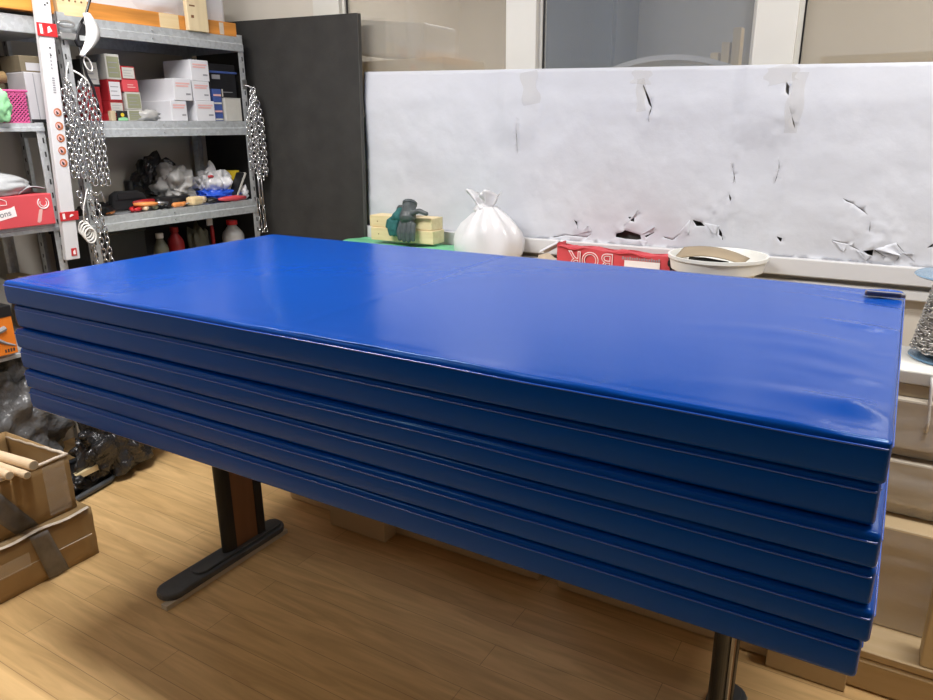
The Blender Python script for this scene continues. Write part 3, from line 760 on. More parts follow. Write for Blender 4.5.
build('knot', blob((-1.540, 2.712, 1.112), (.040, .030, .024), .4, 2, 3, 3), M['white_bag'], t, smooth=True)

# red carton with upside-down lettering
t = thing('red_carton', (-.96, 2.74, .9), 'crushed red and white carton with upside-down lettering behind the mats', 'carton')
fz = lambda x: .983 - .012 * (x + 1.2) / .46 + .003 * math.sin(x * 40)
b = B()
b.grid(lambda u, v: (-1.195 + .47 * u, 2.715 + .004 * math.sin(u * 12), .902 + (fz(-1.195 + .47 * u) - .902) * v), 24, 3)
b.grid(lambda u, v: (-1.195 + .47 * u, 2.80, .902 + (fz(-1.195 + .47 * u) - .004 - .902) * v), 24, 3)
b.grid(lambda u, v: (-1.195 + .47 * u, 2.715 + .085 * v, .904), 24, 3)
b.grid(lambda u, v: (-1.195 + .47 * u, 2.712 + .065 * v, fz(-1.195 + .47 * u) - .002 + .004 * math.sin(u * 30 + v * 4)), 24, 3)
for x in (-1.195, -.725): b.grid(lambda u, v, x=x: (x, 2.715 + .085 * u, .902 + .09 * v), 3, 3)
o = build('carton_body', b, M['red_card'], t)
o.modifiers.new('th', 'SOLIDIFY').thickness = .003
RB = (PI / 2, PI, 0)
for s_, x, sz in (('R', -1.112, .092), ('O', -1.048, .092), ('B', -.975, .092)):
    text('lettering', s_, sz, M['white_ink'], t, (x, 2.7095, .938), RB, offset=.0016)
    text('lettering', s_, sz, M['red_card'], t, (x, 2.7085, .938), RB, offset=-.0016)
build('white_label', B().box(-.905, -.765, 2.706, 2.708, .905, .948), M['white_ink'], t)
b = B()
for k in range(16): b.box(-.915 + .0095 * k, -.909 + .0095 * k, 2.7065, 2.7075, .950, .950 + (.009 if k % 3 else .012))
build('small_print', b, M['ink_grey'], t)
b = B().grid(lambda u, v: (-1.20 - .08 * u, 2.72 + .07 * v, .990 - .045 * u + .01 * math.sin(v * 5)), 6, 4)
o = build('torn_flap', b, M['white_card'], t); o.modifiers.new('th', 'SOLIDIFY').thickness = .003
b = B().prism([(-1.275, .902), (-1.215, .902), (-1.20, .93), (-1.23, .95), (-1.275, .938)], 2.705, 2.712, 'y')
build('torn_edge', b, M['carton_edge'], t)
build('dark_clip', blob((-.722, 2.72, .955), (.014, .02, .030), .4, 2, 9, 3), M['black'], t)

# white round tub with cardboard inside
tc_ = (-.548, 2.665, .902)
t = thing('round_tub', tc_, 'shallow white round plastic tub holding torn cardboard', 'tub')
prof = [(.09, 0), (.10, .003), (.140, .044), (.158, .052), (.166, .09), (.172, .093), (.172, .104), (.164, .104), (.157, .09), (.150, .056), (.09, .012), (.02, .010)]
build('tub_wall', B().lathe(tc_, prof, 64), M['tub'], t, smooth=False)
autosmooth(t.children[0], 50)
def cfn(u, v):
    x = -.685 + .24 * u; return (x, 2.60 + .13 * v - .03 * u, .99 + .030 * math.sin(PI * (.9 - .75 * u)) + .022 * v * (1 - u) - .012)
o = sheet('torn_cardboard', cfn, 12, 6, .004, M['carton_in']); tag(o, 'torn brown cardboard piece curling out of the white round tub', 'cardboard')
tag(build('dark_tool', B().tube([(-.64, 2.645, .985), (-.58, 2.62, .990), (-.50, 2.62, .985)], [.008, .009, .006], 8), M['black'], smooth=True), 'dark tool lying in the white round tub beside the cardboard', 'tool')

# ------------------------------------------------------------------ metal shelf units
def shelf_unit(y0, y1, levels, label, xf=-2.90, xb=-3.31, h=.065, ztop=1.885):
    t = thing('metal_shelf', ((xf + xb) / 2, (y0 + y1) / 2, 0), label, 'shelf')
    W = .034
    for (x, sx) in ((xf, -1), (xb, 1)):
        for (y, sy) in ((y0, 1), (y1, -1)):
            b = B()
            b.box(min(x, x + sx * .002), max(x, x + sx * .002), min(y, y + sy * W), max(y, y + sy * W), 0, ztop)
            b.box(min(x, x + sx * W), max(x, x + sx * W), min(y, y + sy * .002), max(y, y + sy * .002), 0, ztop)
            nf = len(b.f); s = b; z = .05
            while z < ztop - .03:
                ya = y + sy * W * .38; xa = x - sx * .0004
                s.box(xa - .0006, xa + .0006, ya - .003, ya + .003, z, z + .020)
                s.box(xa + sx * .003 + sx * W * .45 - .003, xa + sx * .003 + sx * W * .45 + .003, y - sy * .0004 - .0006, y - sy * .0004 + .0006, z + .02, z + .036)
                z += .052
            up = build('upright', b, M['galv_light'], t)
            up.data.materials.append(M['slot'])
            for p in up.data.polygons[nf:]: p.material_index = 1
    for zt in levels:
        hh = h
        b = B()
        # stepped front and rear lips, side lips, tray
        for xx, d in ((xf, -1), (xb, 1)):
            prof = [(xx - d * .001, zt), (xx - d * .001, zt - hh * .45), (xx - d * .005, zt - hh * .52), (xx - d * .005, zt - hh), (xx + d * .012, zt - hh), (xx + d * .012, zt)]
            b.prism(prof, y0 + .003, y1 - .003, 'y')
        b.box(xb + .012, xf - .012, y0 + .003, y0 + .006, zt - hh, zt); b.box(xb + .012, xf - .012, y1 - .006, y1 - .003, zt - hh, zt)
        b.box(xb + .012, xf - .012, y0 + .006, y1 - .006, zt - .012, zt - .004)
        sh = build('shelf_tray', b, M['galv'], t)
        if hh > .05:
            bb = B()
            for yy in (y0 + (y1 - y0) * .45,):
                for zz in (zt - hh * .25, zt - hh * .75): bb.cyl((xf + .004, yy, zz), (xf + .008, yy, zz), .004, 8)
            build('rivet', bb, M['hook'], sh)
    return t
shelf_unit(1.785, 2.715, [1.875, 1.485, 1.098, .60], 'galvanised steel shelf unit with white boxes and tools, beside the black board')
shelf_unit(.80, 1.665, [1.476, 1.096, .628], 'lower galvanised steel shelf unit holding the pink basket and red box', h=.030, ztop=1.478)
t = thing('wall_shelf', (-3.12, 1.27, 1.79), 'dark grey steel shelf on the wall above the pink basket', 'shelf')
build('shelf_tray', B().box(-3.345, -2.93, .75, 1.78, 1.80, 1.862), M['galv'], t, bevel=.003)
build('bracket', B().box(-3.345, -3.33, .8, .84, 1.60, 1.7995).box(-3.345, -3.0, .8, .84, 1.785, 1.7995), M['galv'], t)

def sbox(x0, x1, y0, y1, z0, z1): return B().box(x0, x1, y0, y1, z0, z1)
# --- top shelf: timber and wrapped packs
ZS = 1.876
for (y0, y1, lab) in ((.85, 1.79, 'orange formwork plank on the top shelf, nearer section'), (1.93, 2.695, 'orange formwork plank on the top shelf, beside the black board')):
    t = thing('formwork_plank', (-2.93, (y0 + y1) / 2, ZS), lab, 'plank', 'orange planks on the top shelf')
    build('plank_body', sbox(-2.955, -2.912, y0, y1, ZS, ZS + .062), M['orange_wood'], t, bevel=.003)
    if y0 > 1.9:
        build('label_patch', sbox(-2.9119, -2.9105, 2.26, 2.36, ZS + .002, ZS + .06), M['pale_wood'], t)
        build('end_mark', sbox(-2.9119, -2.9105, 2.59, 2.615, ZS + .004, ZS + .056), M['carton_edge'], t)
t = thing('perforated_plate', (-2.92, 1.86, ZS), 'pale perforated angle plate on the top shelf between the orange planks', 'plate')
build('plate_body', sbox(-2.935, -2.905, 1.80, 1.925, ZS, ZS + .085), M['pale_wood'], t, bevel=.002)
b = B()
for yy in (1.825, 1.85, 1.875, 1.90): b.cyl((-2.9055, yy, ZS + .055), (-2.9035, yy, ZS + .055), .004, 8)
build('holes', b, M['knot'], t)
t = thing('timber_post', (-2.89, 2.45, ZS), 'pale timber post standing upright on the top shelf edge', 'post')
build('post_body', sbox(-2.909, -2.885, 2.392, 2.505, ZS + .0, 2.45), M['pale_wood_z'], t, bevel=.003)
build('knot', B().box(-2.8848, -2.884, 2.405, 2.435, 1.978, 1.984).box(-2.8848, -2.884, 2.41, 2.425, 1.93, 1.942), M['knot'], t)
b = B().box(-3.30, -2.975, 1.92, 2.68, ZS, ZS + .20)
t = thing('wrapped_pack', (-3.14, 2.3, ZS), 'long white plastic-wrapped pack on the top shelf behind the timber post', 'pack')
o = build('pack_body', blob((-3.14, 2.30, ZS + .13), (.20, .46, .16), .10, 1.3, 5, 4, flat=ZS + .001), M['white_bag'], t, smooth=True)
build('pack_core', B().box(-3.29, -2.965, 1.93, 2.685, ZS, ZS + .20), M['white_bag'], t, bevel=.02)
t = thing('wrapped_pack', (-3.14, 1.3, ZS), 'grey wrapped pack on the top shelf nearer the long white rail', 'pack')
build('pack_core', B().box(-3.29, -2.965, .9, 1.86, ZS, ZS + .12), M['grey_metal'], t, bevel=.02)

# --- middle shelf of the right unit
Z2 = 1.4855
def white_box(x1, y0, y1, z0, h, dx, lab):
    t = thing('white_box', (x1 - dx / 2, (y0 + y1) / 2, z0), lab, 'box', 'white cartons on the middle shelf')
    build('box_body', sbox(x1 - dx, x1, y0, y1, z0, z0 + h), M['white_card'], t, bevel=.002)
    cy = (y0 + y1) / 2; w = (y1 - y0)
    b = B()
    for k, zz in enumerate((.78, .66)):
        b.box(x1 + .0003, x1 + .0008, y0 + w * .12, y1 - w * (.10 + .08 * k), z0 + h * zz - .0035, z0 + h * zz + .0035)
    build('print', b, M['label_pink'], t)
    build('size_mark', B().box(x1 + .0003, x1 + .0008, y1 - w * .35, y1 - w * .10, z0 + h * .26, z0 + h * .34), M['ink_grey'], t)
white_box(-2.905, 2.26, 2.345, Z2, .088, .24, 'white carton at the bottom of the left pile on the middle shelf')
white_box(-2.903, 2.285, 2.382, Z2 + .089, .095, .25, 'white carton at the top of the left pile on the middle shelf')
white_box(-2.903, 2.395, 2.503, Z2, .090, .19, 'white carton at the bottom of the taller pile on the middle shelf')
white_box(-2.908, 2.392, 2.490, Z2 + .091, .086, .19, 'middle white carton of the taller pile on the middle shelf')
white_box(-2.91, 2.395, 2.498, Z2 + .178, .092, .19, 'topmost white carton of the taller pile on the middle shelf')
# red and white cartons
def red_box(y0, y1, z0, z1, x1, m, lab, face):
    t = thing('printed_box', (x1 - .1, (y0 + y1) / 2, z0), lab, 'box', 'red and white boxes on the middle shelf')
    build('box_body', sbox(x1 - .20, x1, y0, y1, z0, z1), m, t, bevel=.0015)
    w = y1 - y0; h = z1 - z0
    if face:
        build('front_label', B().box(x1 + .0003, x1 + .0009, y0 + w * .10, y1 - w * .06, z0 + h * .08, z1 - h * .10), face, t)
        b = B()
        for k in range(3): b.box(x1 + .0010, x1 + .0014, y0 + w * .18, y1 - w * (.2 + .12 * (k % 2)), z0 + h * (.25 + .2 * k), z0 + h * (.29 + .2 * k))
        build('print', b, M['ink_grey'], t)
    else:
        b = B()
        for k in range(2): b.box(x1 + .0003, x1 + .0009, y0 + w * .3, y1 - w * (.2 + .12 * (k % 2)), z0 + h * (.35 + .2 * k), z0 + h * (.42 + .2 * k))
        build('print', b, M['label_pink'], t)
    return t
xr = -2.925
red_box(1.955, 2.04, Z2, Z2 + .028, xr, M['dark_red'], 'thin dark red box at the foot of the red and white pile', None)
red_box(1.97, 2.035, Z2 + .029, Z2 + .078, xr, M['dark_red'], 'small red box with pale label, lower row of the near pile', M['grey_card'])
red_box(1.975, 2.035, Z2 + .079, Z2 + .165, xr, M['dark_red'], 'red box with tall white label, second highest in the near pile', M['white_card'])
red_box(1.98, 2.045, Z2 + .166, Z2 + .265, xr, M['grey_card'], 'cream and olive printed box topmost of the red and white piles', M['olive'])
red_box(2.05, 2.125, Z2, Z2 + .046, xr, M['grey_card'], 'small grey-brown box at the foot of the far red pile', M['olive'])
red_box(2.05, 2.125, Z2 + .047, Z2 + .118, xr, M['grey_card'], 'grey-brown labelled box under the plain red one', M['olive'])
red_box(2.045, 2.120, Z2 + .119, Z2 + .168, xr, M['red_card'], 'plain bright red box with faint white print on the middle shelf', None)
red_box(2.045, 2.112, Z2 + .169, Z2 + .222, xr, M['dark_red'], 'red box with grey label on top of the plain red one', M['grey_card'])
red_box(1.885, 1.955, Z2 + .029, Z2 + .135, -2.95, M['dark_red'], 'dark red box hidden partly behind the hanging chains', None)
red_box(1.885, 1.960, Z2 + .136, Z2 + .24, -2.95, M['black'], 'black box with a big grey label near the hanging white bag', M['grey_card'])
red_box(1.885, 1.950, Z2, Z2 + .028, -2.95, M['dark_red'], 'flat red box under the dark red one behind the chains', None)
# small picture card and jar
t = thing('seed_packet', (-2.905, 2.02, Z2), 'small black and green picture card standing on the middle shelf edge', 'card')
build('card', B().box(-2.908, -2.904, 1.985, 2.035, Z2, Z2 + .040), M['black'], t)
build('green_print', B().prism([(1.987, Z2 + .001), (2.034, Z2 + .001), (2.032, Z2 + .012), (2.015, Z2 + .015), (1.99, Z2 + .011)], -2.9038, -2.9032, 'x'), M['mint'], t)
build('yellow_print', B().cyl((-2.9038, 2.01, Z2 + .024), (-2.903, 2.01, Z2 + .024), .008, 12), M['bag_yellow'], t)
tag(build('ochre_block', sbox(-2.925, -2.905, 1.958, 1.980, Z2, Z2 + .040), M['tan_pack'], bevel=.002), 'small ochre block beside the picture card on the middle shelf', 'block')
tag(build('clear_bag', blob((-2.935, 2.155, Z2 + .022), (.03, .055, .026), .4, 2.2, 11, 3, flat=Z2 + .0005), M['grey_bag'], smooth=True), 'small clear plastic bag beside the white cartons on the middle shelf', 'bag')
# black books / cases
t = thing('black_case', (-3.05, 2.63, Z2), 'black printed case standing behind the grey carton on the middle shelf', 'case')
build('case_body', sbox(-3.19, -2.955, 2.535, 2.70, Z2, Z2 + .265), M['black'], t, bevel=.004)
build('bar_mark', B().box(-2.9548, -2.9538, 2.602, 2.609, Z2 + .115, Z2 + .15), M['grey_card'], t)
b = B().box(-2.9548, -2.9538, 2.56, 2.67, Z2 + .135, Z2 + .138).box(-2.9548, -2.9538, 2.55, 2.60, Z2 + .195, Z2 + .215)
build('print', b, M['ink_grey'], t)
build('lid_edge', sbox(-3.19, -2.95, 2.530, 2.705, Z2 + .222, Z2 + .232), M['blue_print'], t, bevel=.002)
for k in range(4):
    z0 = Z2 + k * .037
    t = thing('blue_box', (-2.93, 2.54, z0), 'small blue and white box, %s in the narrow pile beside the white cartons' % ('lowest', 'second lowest', 'second highest', 'topmost')[k], 'box', 'pile of small blue boxes')
    build('box_body', sbox(-2.953, -2.915, 2.512, 2.562, z0, z0 + .036), M['blue_print'], t, bevel=.001)
    build('stripe', B().box(-2.9147, -2.9142, 2.514, 2.560, z0 + .004, z0 + .012), (M['grey_card'], M['label_pink'])[k % 2], t)
t = thing('grey_carton', (-2.93, 2.62, Z2), 'plain light grey carton at the end of the middle shelf', 'carton')
build('box_body', sbox(-2.952, -2.905, 2.572, 2.672, Z2, Z2 + .105), M['grey_card'], t, bevel=.002)
build('lid_flap', sbox(-2.953, -2.904, 2.571, 2.673, Z2 + .1055, Z2 + .108), M['grey_card'], t)

# --- lower shelf: tools and bags
Z3 = 1.0985
t = thing('tool_pouch', (-3.08, 2.10, Z3), 'black rounded tool pouch standing on the lower shelf', 'pouch')
b = B().prism([(2.00 + .02 * math.cos(a) * 0 + q[0], q[1]) for q, a in [((-.005, Z3), 0), ((.175, Z3), 0), ((.178, Z3 + .03), 0), ((.165, Z3 + .065), 0), ((.13, Z3 + .082), 0), ((.03, Z3 + .085), 0), ((.002, Z3 + .07), 0), ((-.005, Z3 + .04), 0)]], -3.08, -3.04, 'x')
build('pouch_body', b, M['black_matte'], t, bevel=.008)
build('flap', B().box(-3.038, -3.034, 2.02, 2.15, Z3 + .05, Z3 + .074), M['black_matte'], t)
def grip(name, lab, p, yaw, L, m, cat='tool', head=True, r=.010):
    d = Vector((math.cos(yaw), math.sin(yaw), 0)); n = Vector((-d.y, d.x, 0)); p = Vector(p)
    t = thing(name, p, lab, cat, 'hand tools on the lower shelf')
    z = Vector((0, 0, r * 1.05))
    if name == 'pliers':
        for s in (-1, 1):
            b = B().tube([p + z + n * s * .006, p + z + d * L * .3 + n * s * .018, p + z + d * L * .55 + n * s * .014, p + z + d * L * .66 + n * s * .005], [r * .8, r, r * .9, r * .6], 8)
            build('handle', b, m, t, smooth=True)
        b = B().tube([p + z + d * L * .62, p + z + d * L * .72, p + z + d * L], [.006, .012, .004], 8)
        build('jaw', b, M['tool_steel'], t, smooth=True)
    else:
        b = B().tube([p + z, p + z + d * .01, p + z + d * L * .25, p + z + d * L * .42, p + z + d * L * .48], [r * .6, r, r * .95, r * .8, r * .5], 10)
        build('handle', b, m, t, smooth=True)
        build('shaft', B().tube([p + z + d * L * .47, p + z + d * L], .003, 8), M['tool_steel'], t, smooth=True)
    return t
ya = lambda y: y
grip('pliers', 'orange-handled pliers lying nearest the hanging chains', (-2.935, 1.90, Z3), 2.6, .16, M['tool_orange'])
grip('pliers', 'red-handled pliers lying in front of the black pouch', (-2.925, 2.015, Z3), 2.4, .17, M['red'])
grip('screwdriver', 'pale orange screwdriver beside the red pliers', (-2.918, 2.075, Z3), 2.9, .16, M['dowel'], r=.013)
grip('screwdriver', 'olive green gripped tool on the lower shelf front', (-2.922, 2.125, Z3), 2.7, .14, M['olive'], r=.014)
grip('pliers', 'black-handled pliers between the olive grip and orange grips', (-2.93, 2.175, Z3), 2.5, .16, M['black'])
grip('screwdriver', 'orange screwdriver lying along the shelf edge before the dark case', (-2.922, 2.215, Z3), 1.75, .17, M['tool_orange'], r=.012)
grip('screwdriver', 'orange grip at the end of the row of small tools', (-2.925, 2.265, Z3), 2.2, .15, M['tool_orange'], r=.011)
grip('pliers', 'dark red pliers on top of the other tools', (-2.975, 2.06, Z3 + .022), 1.8, .17, M['dark_red'], r=.011)
grip('pliers', 'yellow-orange pliers crossing over the red pliers', (-2.955, 2.04, Z3 + .020), 1.2, .15, M['tool_orange'], r=.009)
grip('screwdriver', 'bright red screwdriver lying across the heap before the black pouch', (-2.99, 2.10, Z3 + .025), 1.6, .16, M['red'], r=.010)
tag(build('black_roll', blob((-2.965, 1.86, Z3 + .026), (.045, .075, .028), .3, 2, 21, 3, flat=Z3), M['black'], smooth=True), 'dark bundle behind the orange pliers by the chains', 'bundle')
t = thing('tool_case', (-3.01, 2.27, Z3), 'long dark plastic case behind the orange screwdrivers', 'case')
build('case_body', B().obox((-3.01, 2.27, Z3 + .024), (.07, .20, .045), (0, 0, .05)), M['black'], t, bevel=.010)
build('latch', B().obox((-2.974, 2.27, Z3 + .026), (.004, .03, .02), (0, 0, .05)), M['slot'], t)
t = thing('wooden_mallet', (-2.95, 2.37, Z3), 'brown wooden mallet head and handle end on the shelf edge', 'mallet')
build('head', B().obox((-2.945, 2.36, Z3 + .021), (.05, .075, .040), (0, 0, .2)), M['pale_wood'], t, bevel=.012)
build('handle', B().tube([(-2.945, 2.385, Z3 + .021), (-2.955, 2.425, Z3 + .021)], .017, 12), M['dowel'], t, smooth=True)
tag(build('rubber_grip', blob((-2.935, 2.455, Z3 + .014), (.022, .03, .015), .2, 2, 5, 3, flat=Z3), M['black'], smooth=True), 'small black rubber lump beside the wooden mallet', 'tool')
tag(build('spray_can', B().cyl((-3.16, 2.17, Z3), (-3.16, 2.17, Z3 + .12), .022, 20), M['black'], bevel=.004), 'narrow black canister standing between pouch and grey bag', 'canister')
tag(build('grey_bag', blob((-3.10, 2.375, Z3 + .085), (.10, .095, .085), .38, 1.3, 6, 5, flat=Z3 + .001), M['grey_bag'], smooth=True), 'crumpled grey plastic bag on the lower shelf', 'bag')
tag(build('dark_bag', blob((-3.225, 2.36, Z3 + .13), (.06, .09, .095), .38, 1.3, 8, 4, flat=Z3 + .001), M['black_bag'], smooth=True), 'dark crumpled bag behind the grey one on the lower shelf', 'bag')
t = thing('printed_bag', (-3.07, 2.58, Z3), 'white carrier bag with red and blue print on the lower shelf', 'bag')
build('bag_body', blob((-3.06, 2.575, Z3 + .075), (.085, .095, .090), .38, 1.2, 12, 5, flat=Z3 + .001), M['white_bag'], t, smooth=True)
build('blue_print', blob((-3.03, 2.56, Z3 + .030), (.085, .11, .033), .35, 3.0, 4, 4, flat=Z3 + .001), M['blue'], t, smooth=True)
build('red_print', blob((-2.985, 2.505, Z3 + .125), (.006, .020, .007), .2, 3.0, 4, 3), M['red_card'], t, smooth=True)
t = thing('yellow_folder', (-3.08, 2.66, Z3), 'yellow folded plastic sleeve leaning on the white carrier bag', 'folder')
build('sleeve', B().obox((-3.09, 2.655, Z3 + .085), (.20, .006, .12), (math.radians(-14), 0, .35)), M['bag_yellow'], t)
build('sleeve_back', B().obox((-3.095, 2.668, Z3 + .085), (.20, .004, .11), (math.radians(-14), 0, .35)), M['black'], t)
t = thing('black_folder', (-3.0, 2.65, Z3), 'dark folder with a pale edge standing by the yellow sleeve', 'folder')
build('cover', B().obox((-2.965, 2.640, Z3 + .070), (.05, .010, .15), (math.radians(-32), 0, 0)), M['black'], t)
build('pages', B().obox((-2.960, 2.650, Z3 + .070), (.05, .008, .15), (math.radians(-32), 0, 0)), M['grey_card'], t)
tag(build('small_bag', blob((-2.965, 2.685, Z3 + .035), (.03, .025, .034), .3, 2, 14, 3, flat=Z3), M['white_bag'], smooth=True), 'small white bag with blue print at the end of the lower shelf', 'bag')
t = thing('putty_knife', (-2.93, 2.5, Z3), 'long red-handled tool lying along the lower shelf edge', 'tool')
build('handle', B().tube([(-2.945, 2.50, Z3 + .014), (-2.935, 2.54, Z3 + .014), (-2.93, 2.60, Z3 + .014), (-2.925, 2.66, Z3 + .012)], [.006, .012, .014, .009], 10), M['red_card'], t, smooth=True)
build('tip', B().tube([(-2.945, 2.47, Z3 + .010), (-2.945, 2.50, Z3 + .014)], [.004, .006], 8), M['black'], t, smooth=True)

# --- dark bottom bay
ZQ = .6005
t = thing('filler_crate', (-3.1, 2.02, ZQ), 'black filler crate added to darken the bay under the lower shelf', 'crate')  # added black crate, stands in for the shade under the shelf
build('crate_body', B().box(-3.29, -3.02, 1.83, 2.12, ZQ, ZQ + .42), M['black'], t, bevel=.006)
build('crate_rim', B().box(-3.295, -3.015, 1.825, 2.125, ZQ + .40, ZQ + .43), M['black'], t, bevel=.004)
t = thing('filler_box', (-3.2, 2.40, ZQ), 'black filler box added to darken the back of the bay', 'box')  # added black box, keeps the shaded rear of the bay dark
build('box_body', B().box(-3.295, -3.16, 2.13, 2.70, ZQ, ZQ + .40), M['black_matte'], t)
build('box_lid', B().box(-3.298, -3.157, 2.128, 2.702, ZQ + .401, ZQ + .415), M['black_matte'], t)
def bottle(name, lab, x, y, h, r, m, capm, cat='bottle'):
    t = thing(name, (x, y, ZQ), lab, cat, 'bottles in the dark bay')
    build('bottle_body', B().lathe((x, y, ZQ), [(r * .9, 0), (r, .01), (r, h * .80), (r * .9, h * .84), (r * .42, h * .92), (r * .40, h * .94)], 24), m, t, smooth=True)
    build('cap', B().lathe((x, y, ZQ), [(r * .5, h * .94), (r * .5, h)], 16), capm, t)
bottle('bottle', 'grey-white bottle with a red screw cap in the dark bay', -3.0, 2.62, .395, .055, M['grey_bag'], M['red'])
bottle('bottle', 'shade-darkened olive bottle with grey cap nearest the hanging chains', -3.0, 2.18, .38, .035, M['olive_shaded'], M['grey_card'])
bottle('bottle', 'dark red bottle in the middle of the dark bay', -3.06, 2.31, .39, .040, M['dark_red'], M['dark_red'])
bottle('bottle', 'thin red tube standing between gloves and red-capped bottle', -3.05, 2.53, .43, .010, M['dark_red'], M['dark_red'], 'tube')
t = thing('rag', (-3.03, 2.42, ZQ), 'greyish draped rag with a white tab in the dark bay', 'rag')
build('cloth', blob((-3.05, 2.44, ZQ + .19), (.05, .065, .20), .25, 2.2, 31, 4, flat=ZQ), M['olive_shaded'], t, smooth=True)
build('white_tab', B().box(-2.995, -2.985, 2.455, 2.485, ZQ + .385, ZQ + .42), M['white_card'], t)

# --- left unit contents
ZA = 1.4765
t = thing('plastic_basket', (-2.98, 1.575, ZA), 'pink perforated plastic basket on the shelf left of the white rail', 'basket')
def lattice(b, fn, nu, nv):
    """diamond mesh of strips over a surface"""
    for k in range(-nv, nu):
        for s in (1, -1):
            pts_ = []
            for q in range(nv + 1):
                i = k + q if s == 1 else k + nv - q
                if 0 <= i <= nu: pts_.append(fn(i / nu, q / nv))
            if len(pts_) > 1: b.tube(pts_, .0024, 5)
b = B()
y0b, y1b = 1.525, 1.625
lattice(b, lambda u, v: (-2.925 + .012 * v, y0b + (y1b - y0b) * (u * (.92 + .08 * v) + .04 * (1 - v)), ZA + .004 + .110 * v), 7, 8)
lattice(b, lambda u, v: (-3.08 + .16 * u, y0b + .004 * (1 - v), ZA + .004 + .110 * v), 10, 8)
lattice(b, lambda u, v: (-3.08 + .16 * u, y1b, ZA + .004 + .110 * v), 10, 8)
build('basket_mesh', b, M['pink'], t)
build('basket_lining', B().box(-3.075, -2.935, y0b + .008, y1b - .008, ZA + .003, ZA + .10), M['black'], t)
b = B(); zr = ZA + .115
b.tube([(-2.911, y0b - .002, zr), (-2.911, y1b + .002, zr), (-3.085, y1b + .002, zr), (-3.085, y0b - .002, zr)], .004, 8, closed=True)
build('rim', b, M['pink'], t)
build('basket_base', B().box(-3.08, -2.92, y0b, y1b, ZA, ZA + .004), M['pink'], t)
tag(build('mint_cloth', blob((-2.885, 1.495, ZA + .062), (.026, .050, .066), .22, 1.7, 4, 4, flat=ZA + .001), M['mint'], smooth=True), 'mint green cloth bundle in front of the pink basket', 'cloth')
t = thing('grey_box', (-2.96, 1.61, ZA + .01), 'tall light grey metal box beside the pink basket behind the white rail', 'box')
build('box_body', sbox(-3.05, -2.925, 1.636, 1.722, ZA, ZA + .185), M['grey_metal'], t, bevel=.003)
build('panel_seam', sbox(-2.9248, -2.9235, 1.668, 1.671, ZA + .004, ZA + .18), M['ink_grey'], t)
build('base_strip', sbox(-2.9248, -2.9225, 1.636, 1.722, ZA, ZA + .014), M['black'], t)
t = thing('storage_carton', (-3.12, 1.40, ZA), 'dim brown carton with dark lettering at the back of the shelf above the basket', 'carton')
build('carton_body', sbox(-3.30, -3.105, 1.10, 1.66, ZA, ZA + .30), M['carton_shaded'], t, bevel=.003)
text('lettering', 'WÜRTH', .038, M['ink'], t, (-3.1045, 1.63, ZA + .235), FX, offset=.001)
t = thing('flat_box', (-3.0, 1.60, ZA + .216), 'small beige box lying on the tall light grey metal box', 'box')
build('box_body', sbox(-3.08, -2.945, 1.64, 1.718, ZA + .186, ZA + .245), M['carton_shaded'], t, bevel=.002)
build('label', sbox(-2.9448, -2.944, 1.66, 1.715, ZA + .192, ZA + .22), M['grey_metal'], t)
t = thing('cardboard_roll', (-2.99, 1.37, ZA + .15), 'brown cardboard roll resting above the mint cloth', 'roll')
build('roll_body', B().tube([(-3.02, 1.36, ZA + .147), (-3.02, 1.612, ZA + .168)], .022, 16), M['carton'], t, smooth=True)
build('roll_core', B().tube([(-3.02, 1.6125, ZA + .168), (-3.02, 1.614, ZA + .168)], .012, 12), M['slot'], t)

ZB = 1.0965
t = thing('red_carton', (-2.98, 1.42, ZB), 'flat red carton with white wrench drawing under the grey cloth', 'carton')
build('carton_body', sbox(-3.20, -2.870, 1.05, 1.629, ZB, ZB + .118), M['red_card'], t, bevel=.003)
xf_ = -2.8695
b = B()
wc = (1.592, ZB + .084)
ring = [(wc[0] + .021 * math.cos(a), wc[1] + .021 * math.sin(a)) for a in [math.radians(130 + k * 15) for k in range(20)]]
inn = [(wc[0] + .008 * math.cos(a), wc[1] + .008 * math.sin(a)) for a in [math.radians(130 + 285 - k * 15) for k in range(20)]]
b.tube([(xf_, p[0], p[1]) for p in ring], .0022, 6)
b.tube([(xf_, wc[0] + .013 * math.cos(a), wc[1] + .013 * math.sin(a)) for a in [math.radians(150 + k * 20) for k in range(13)]], .0014, 6)
build('ring_drawing', b, M['white_ink'], t)
b = B().prism([(1.572, ZB + .060), (1.586, ZB + .063), (1.573, ZB + .016), (1.565, ZB + .010), (1.557, ZB + .014), (1.559, ZB + .020)], xf_ - .0003, xf_ + .0003, 'x')
build('handle_drawing', b, M['label_pink'], t)
b = B().prism([(1.40, ZB + .028), (1.485, ZB + .044), (1.482, ZB + .082), (1.468, ZB + .076), (1.40, ZB + .064)], xf_ - .0003, xf_ + .0003, 'x')
build('logo_patch', b, M['white_ink'], t)
text('lettering', 'ations', .030, M['ink_grey'], t, (xf_ + .0006, 1.43, ZB + .053), (PI / 2, math.radians(-9), PI / 2), offset=.0005, align='CENTER')
b = B().tube([(xf_, 1.38, ZB + .088), (xf_, 1.44, ZB + .088), (xf_, 1.456, ZB + .088), (xf_, 1.456, ZB + .102), (xf_, 1.44, ZB + .110), (xf_, 1.38, ZB + .112)], .0014, 6)
build('logo_outline', b, M['white_ink'], t)
b = blob((-3.00, 1.375, ZB + .145), (.14, .240, .068), .07, 1.6, 17, 5, flat=ZB + .1195)
t = thing('folded_cloth', (-3.02, 1.40, ZB + .119), 'grey quilted cloth folded on top of the red carton', 'cloth')
build('cloth_body', b, M['cloth_grey'], t, smooth=True)
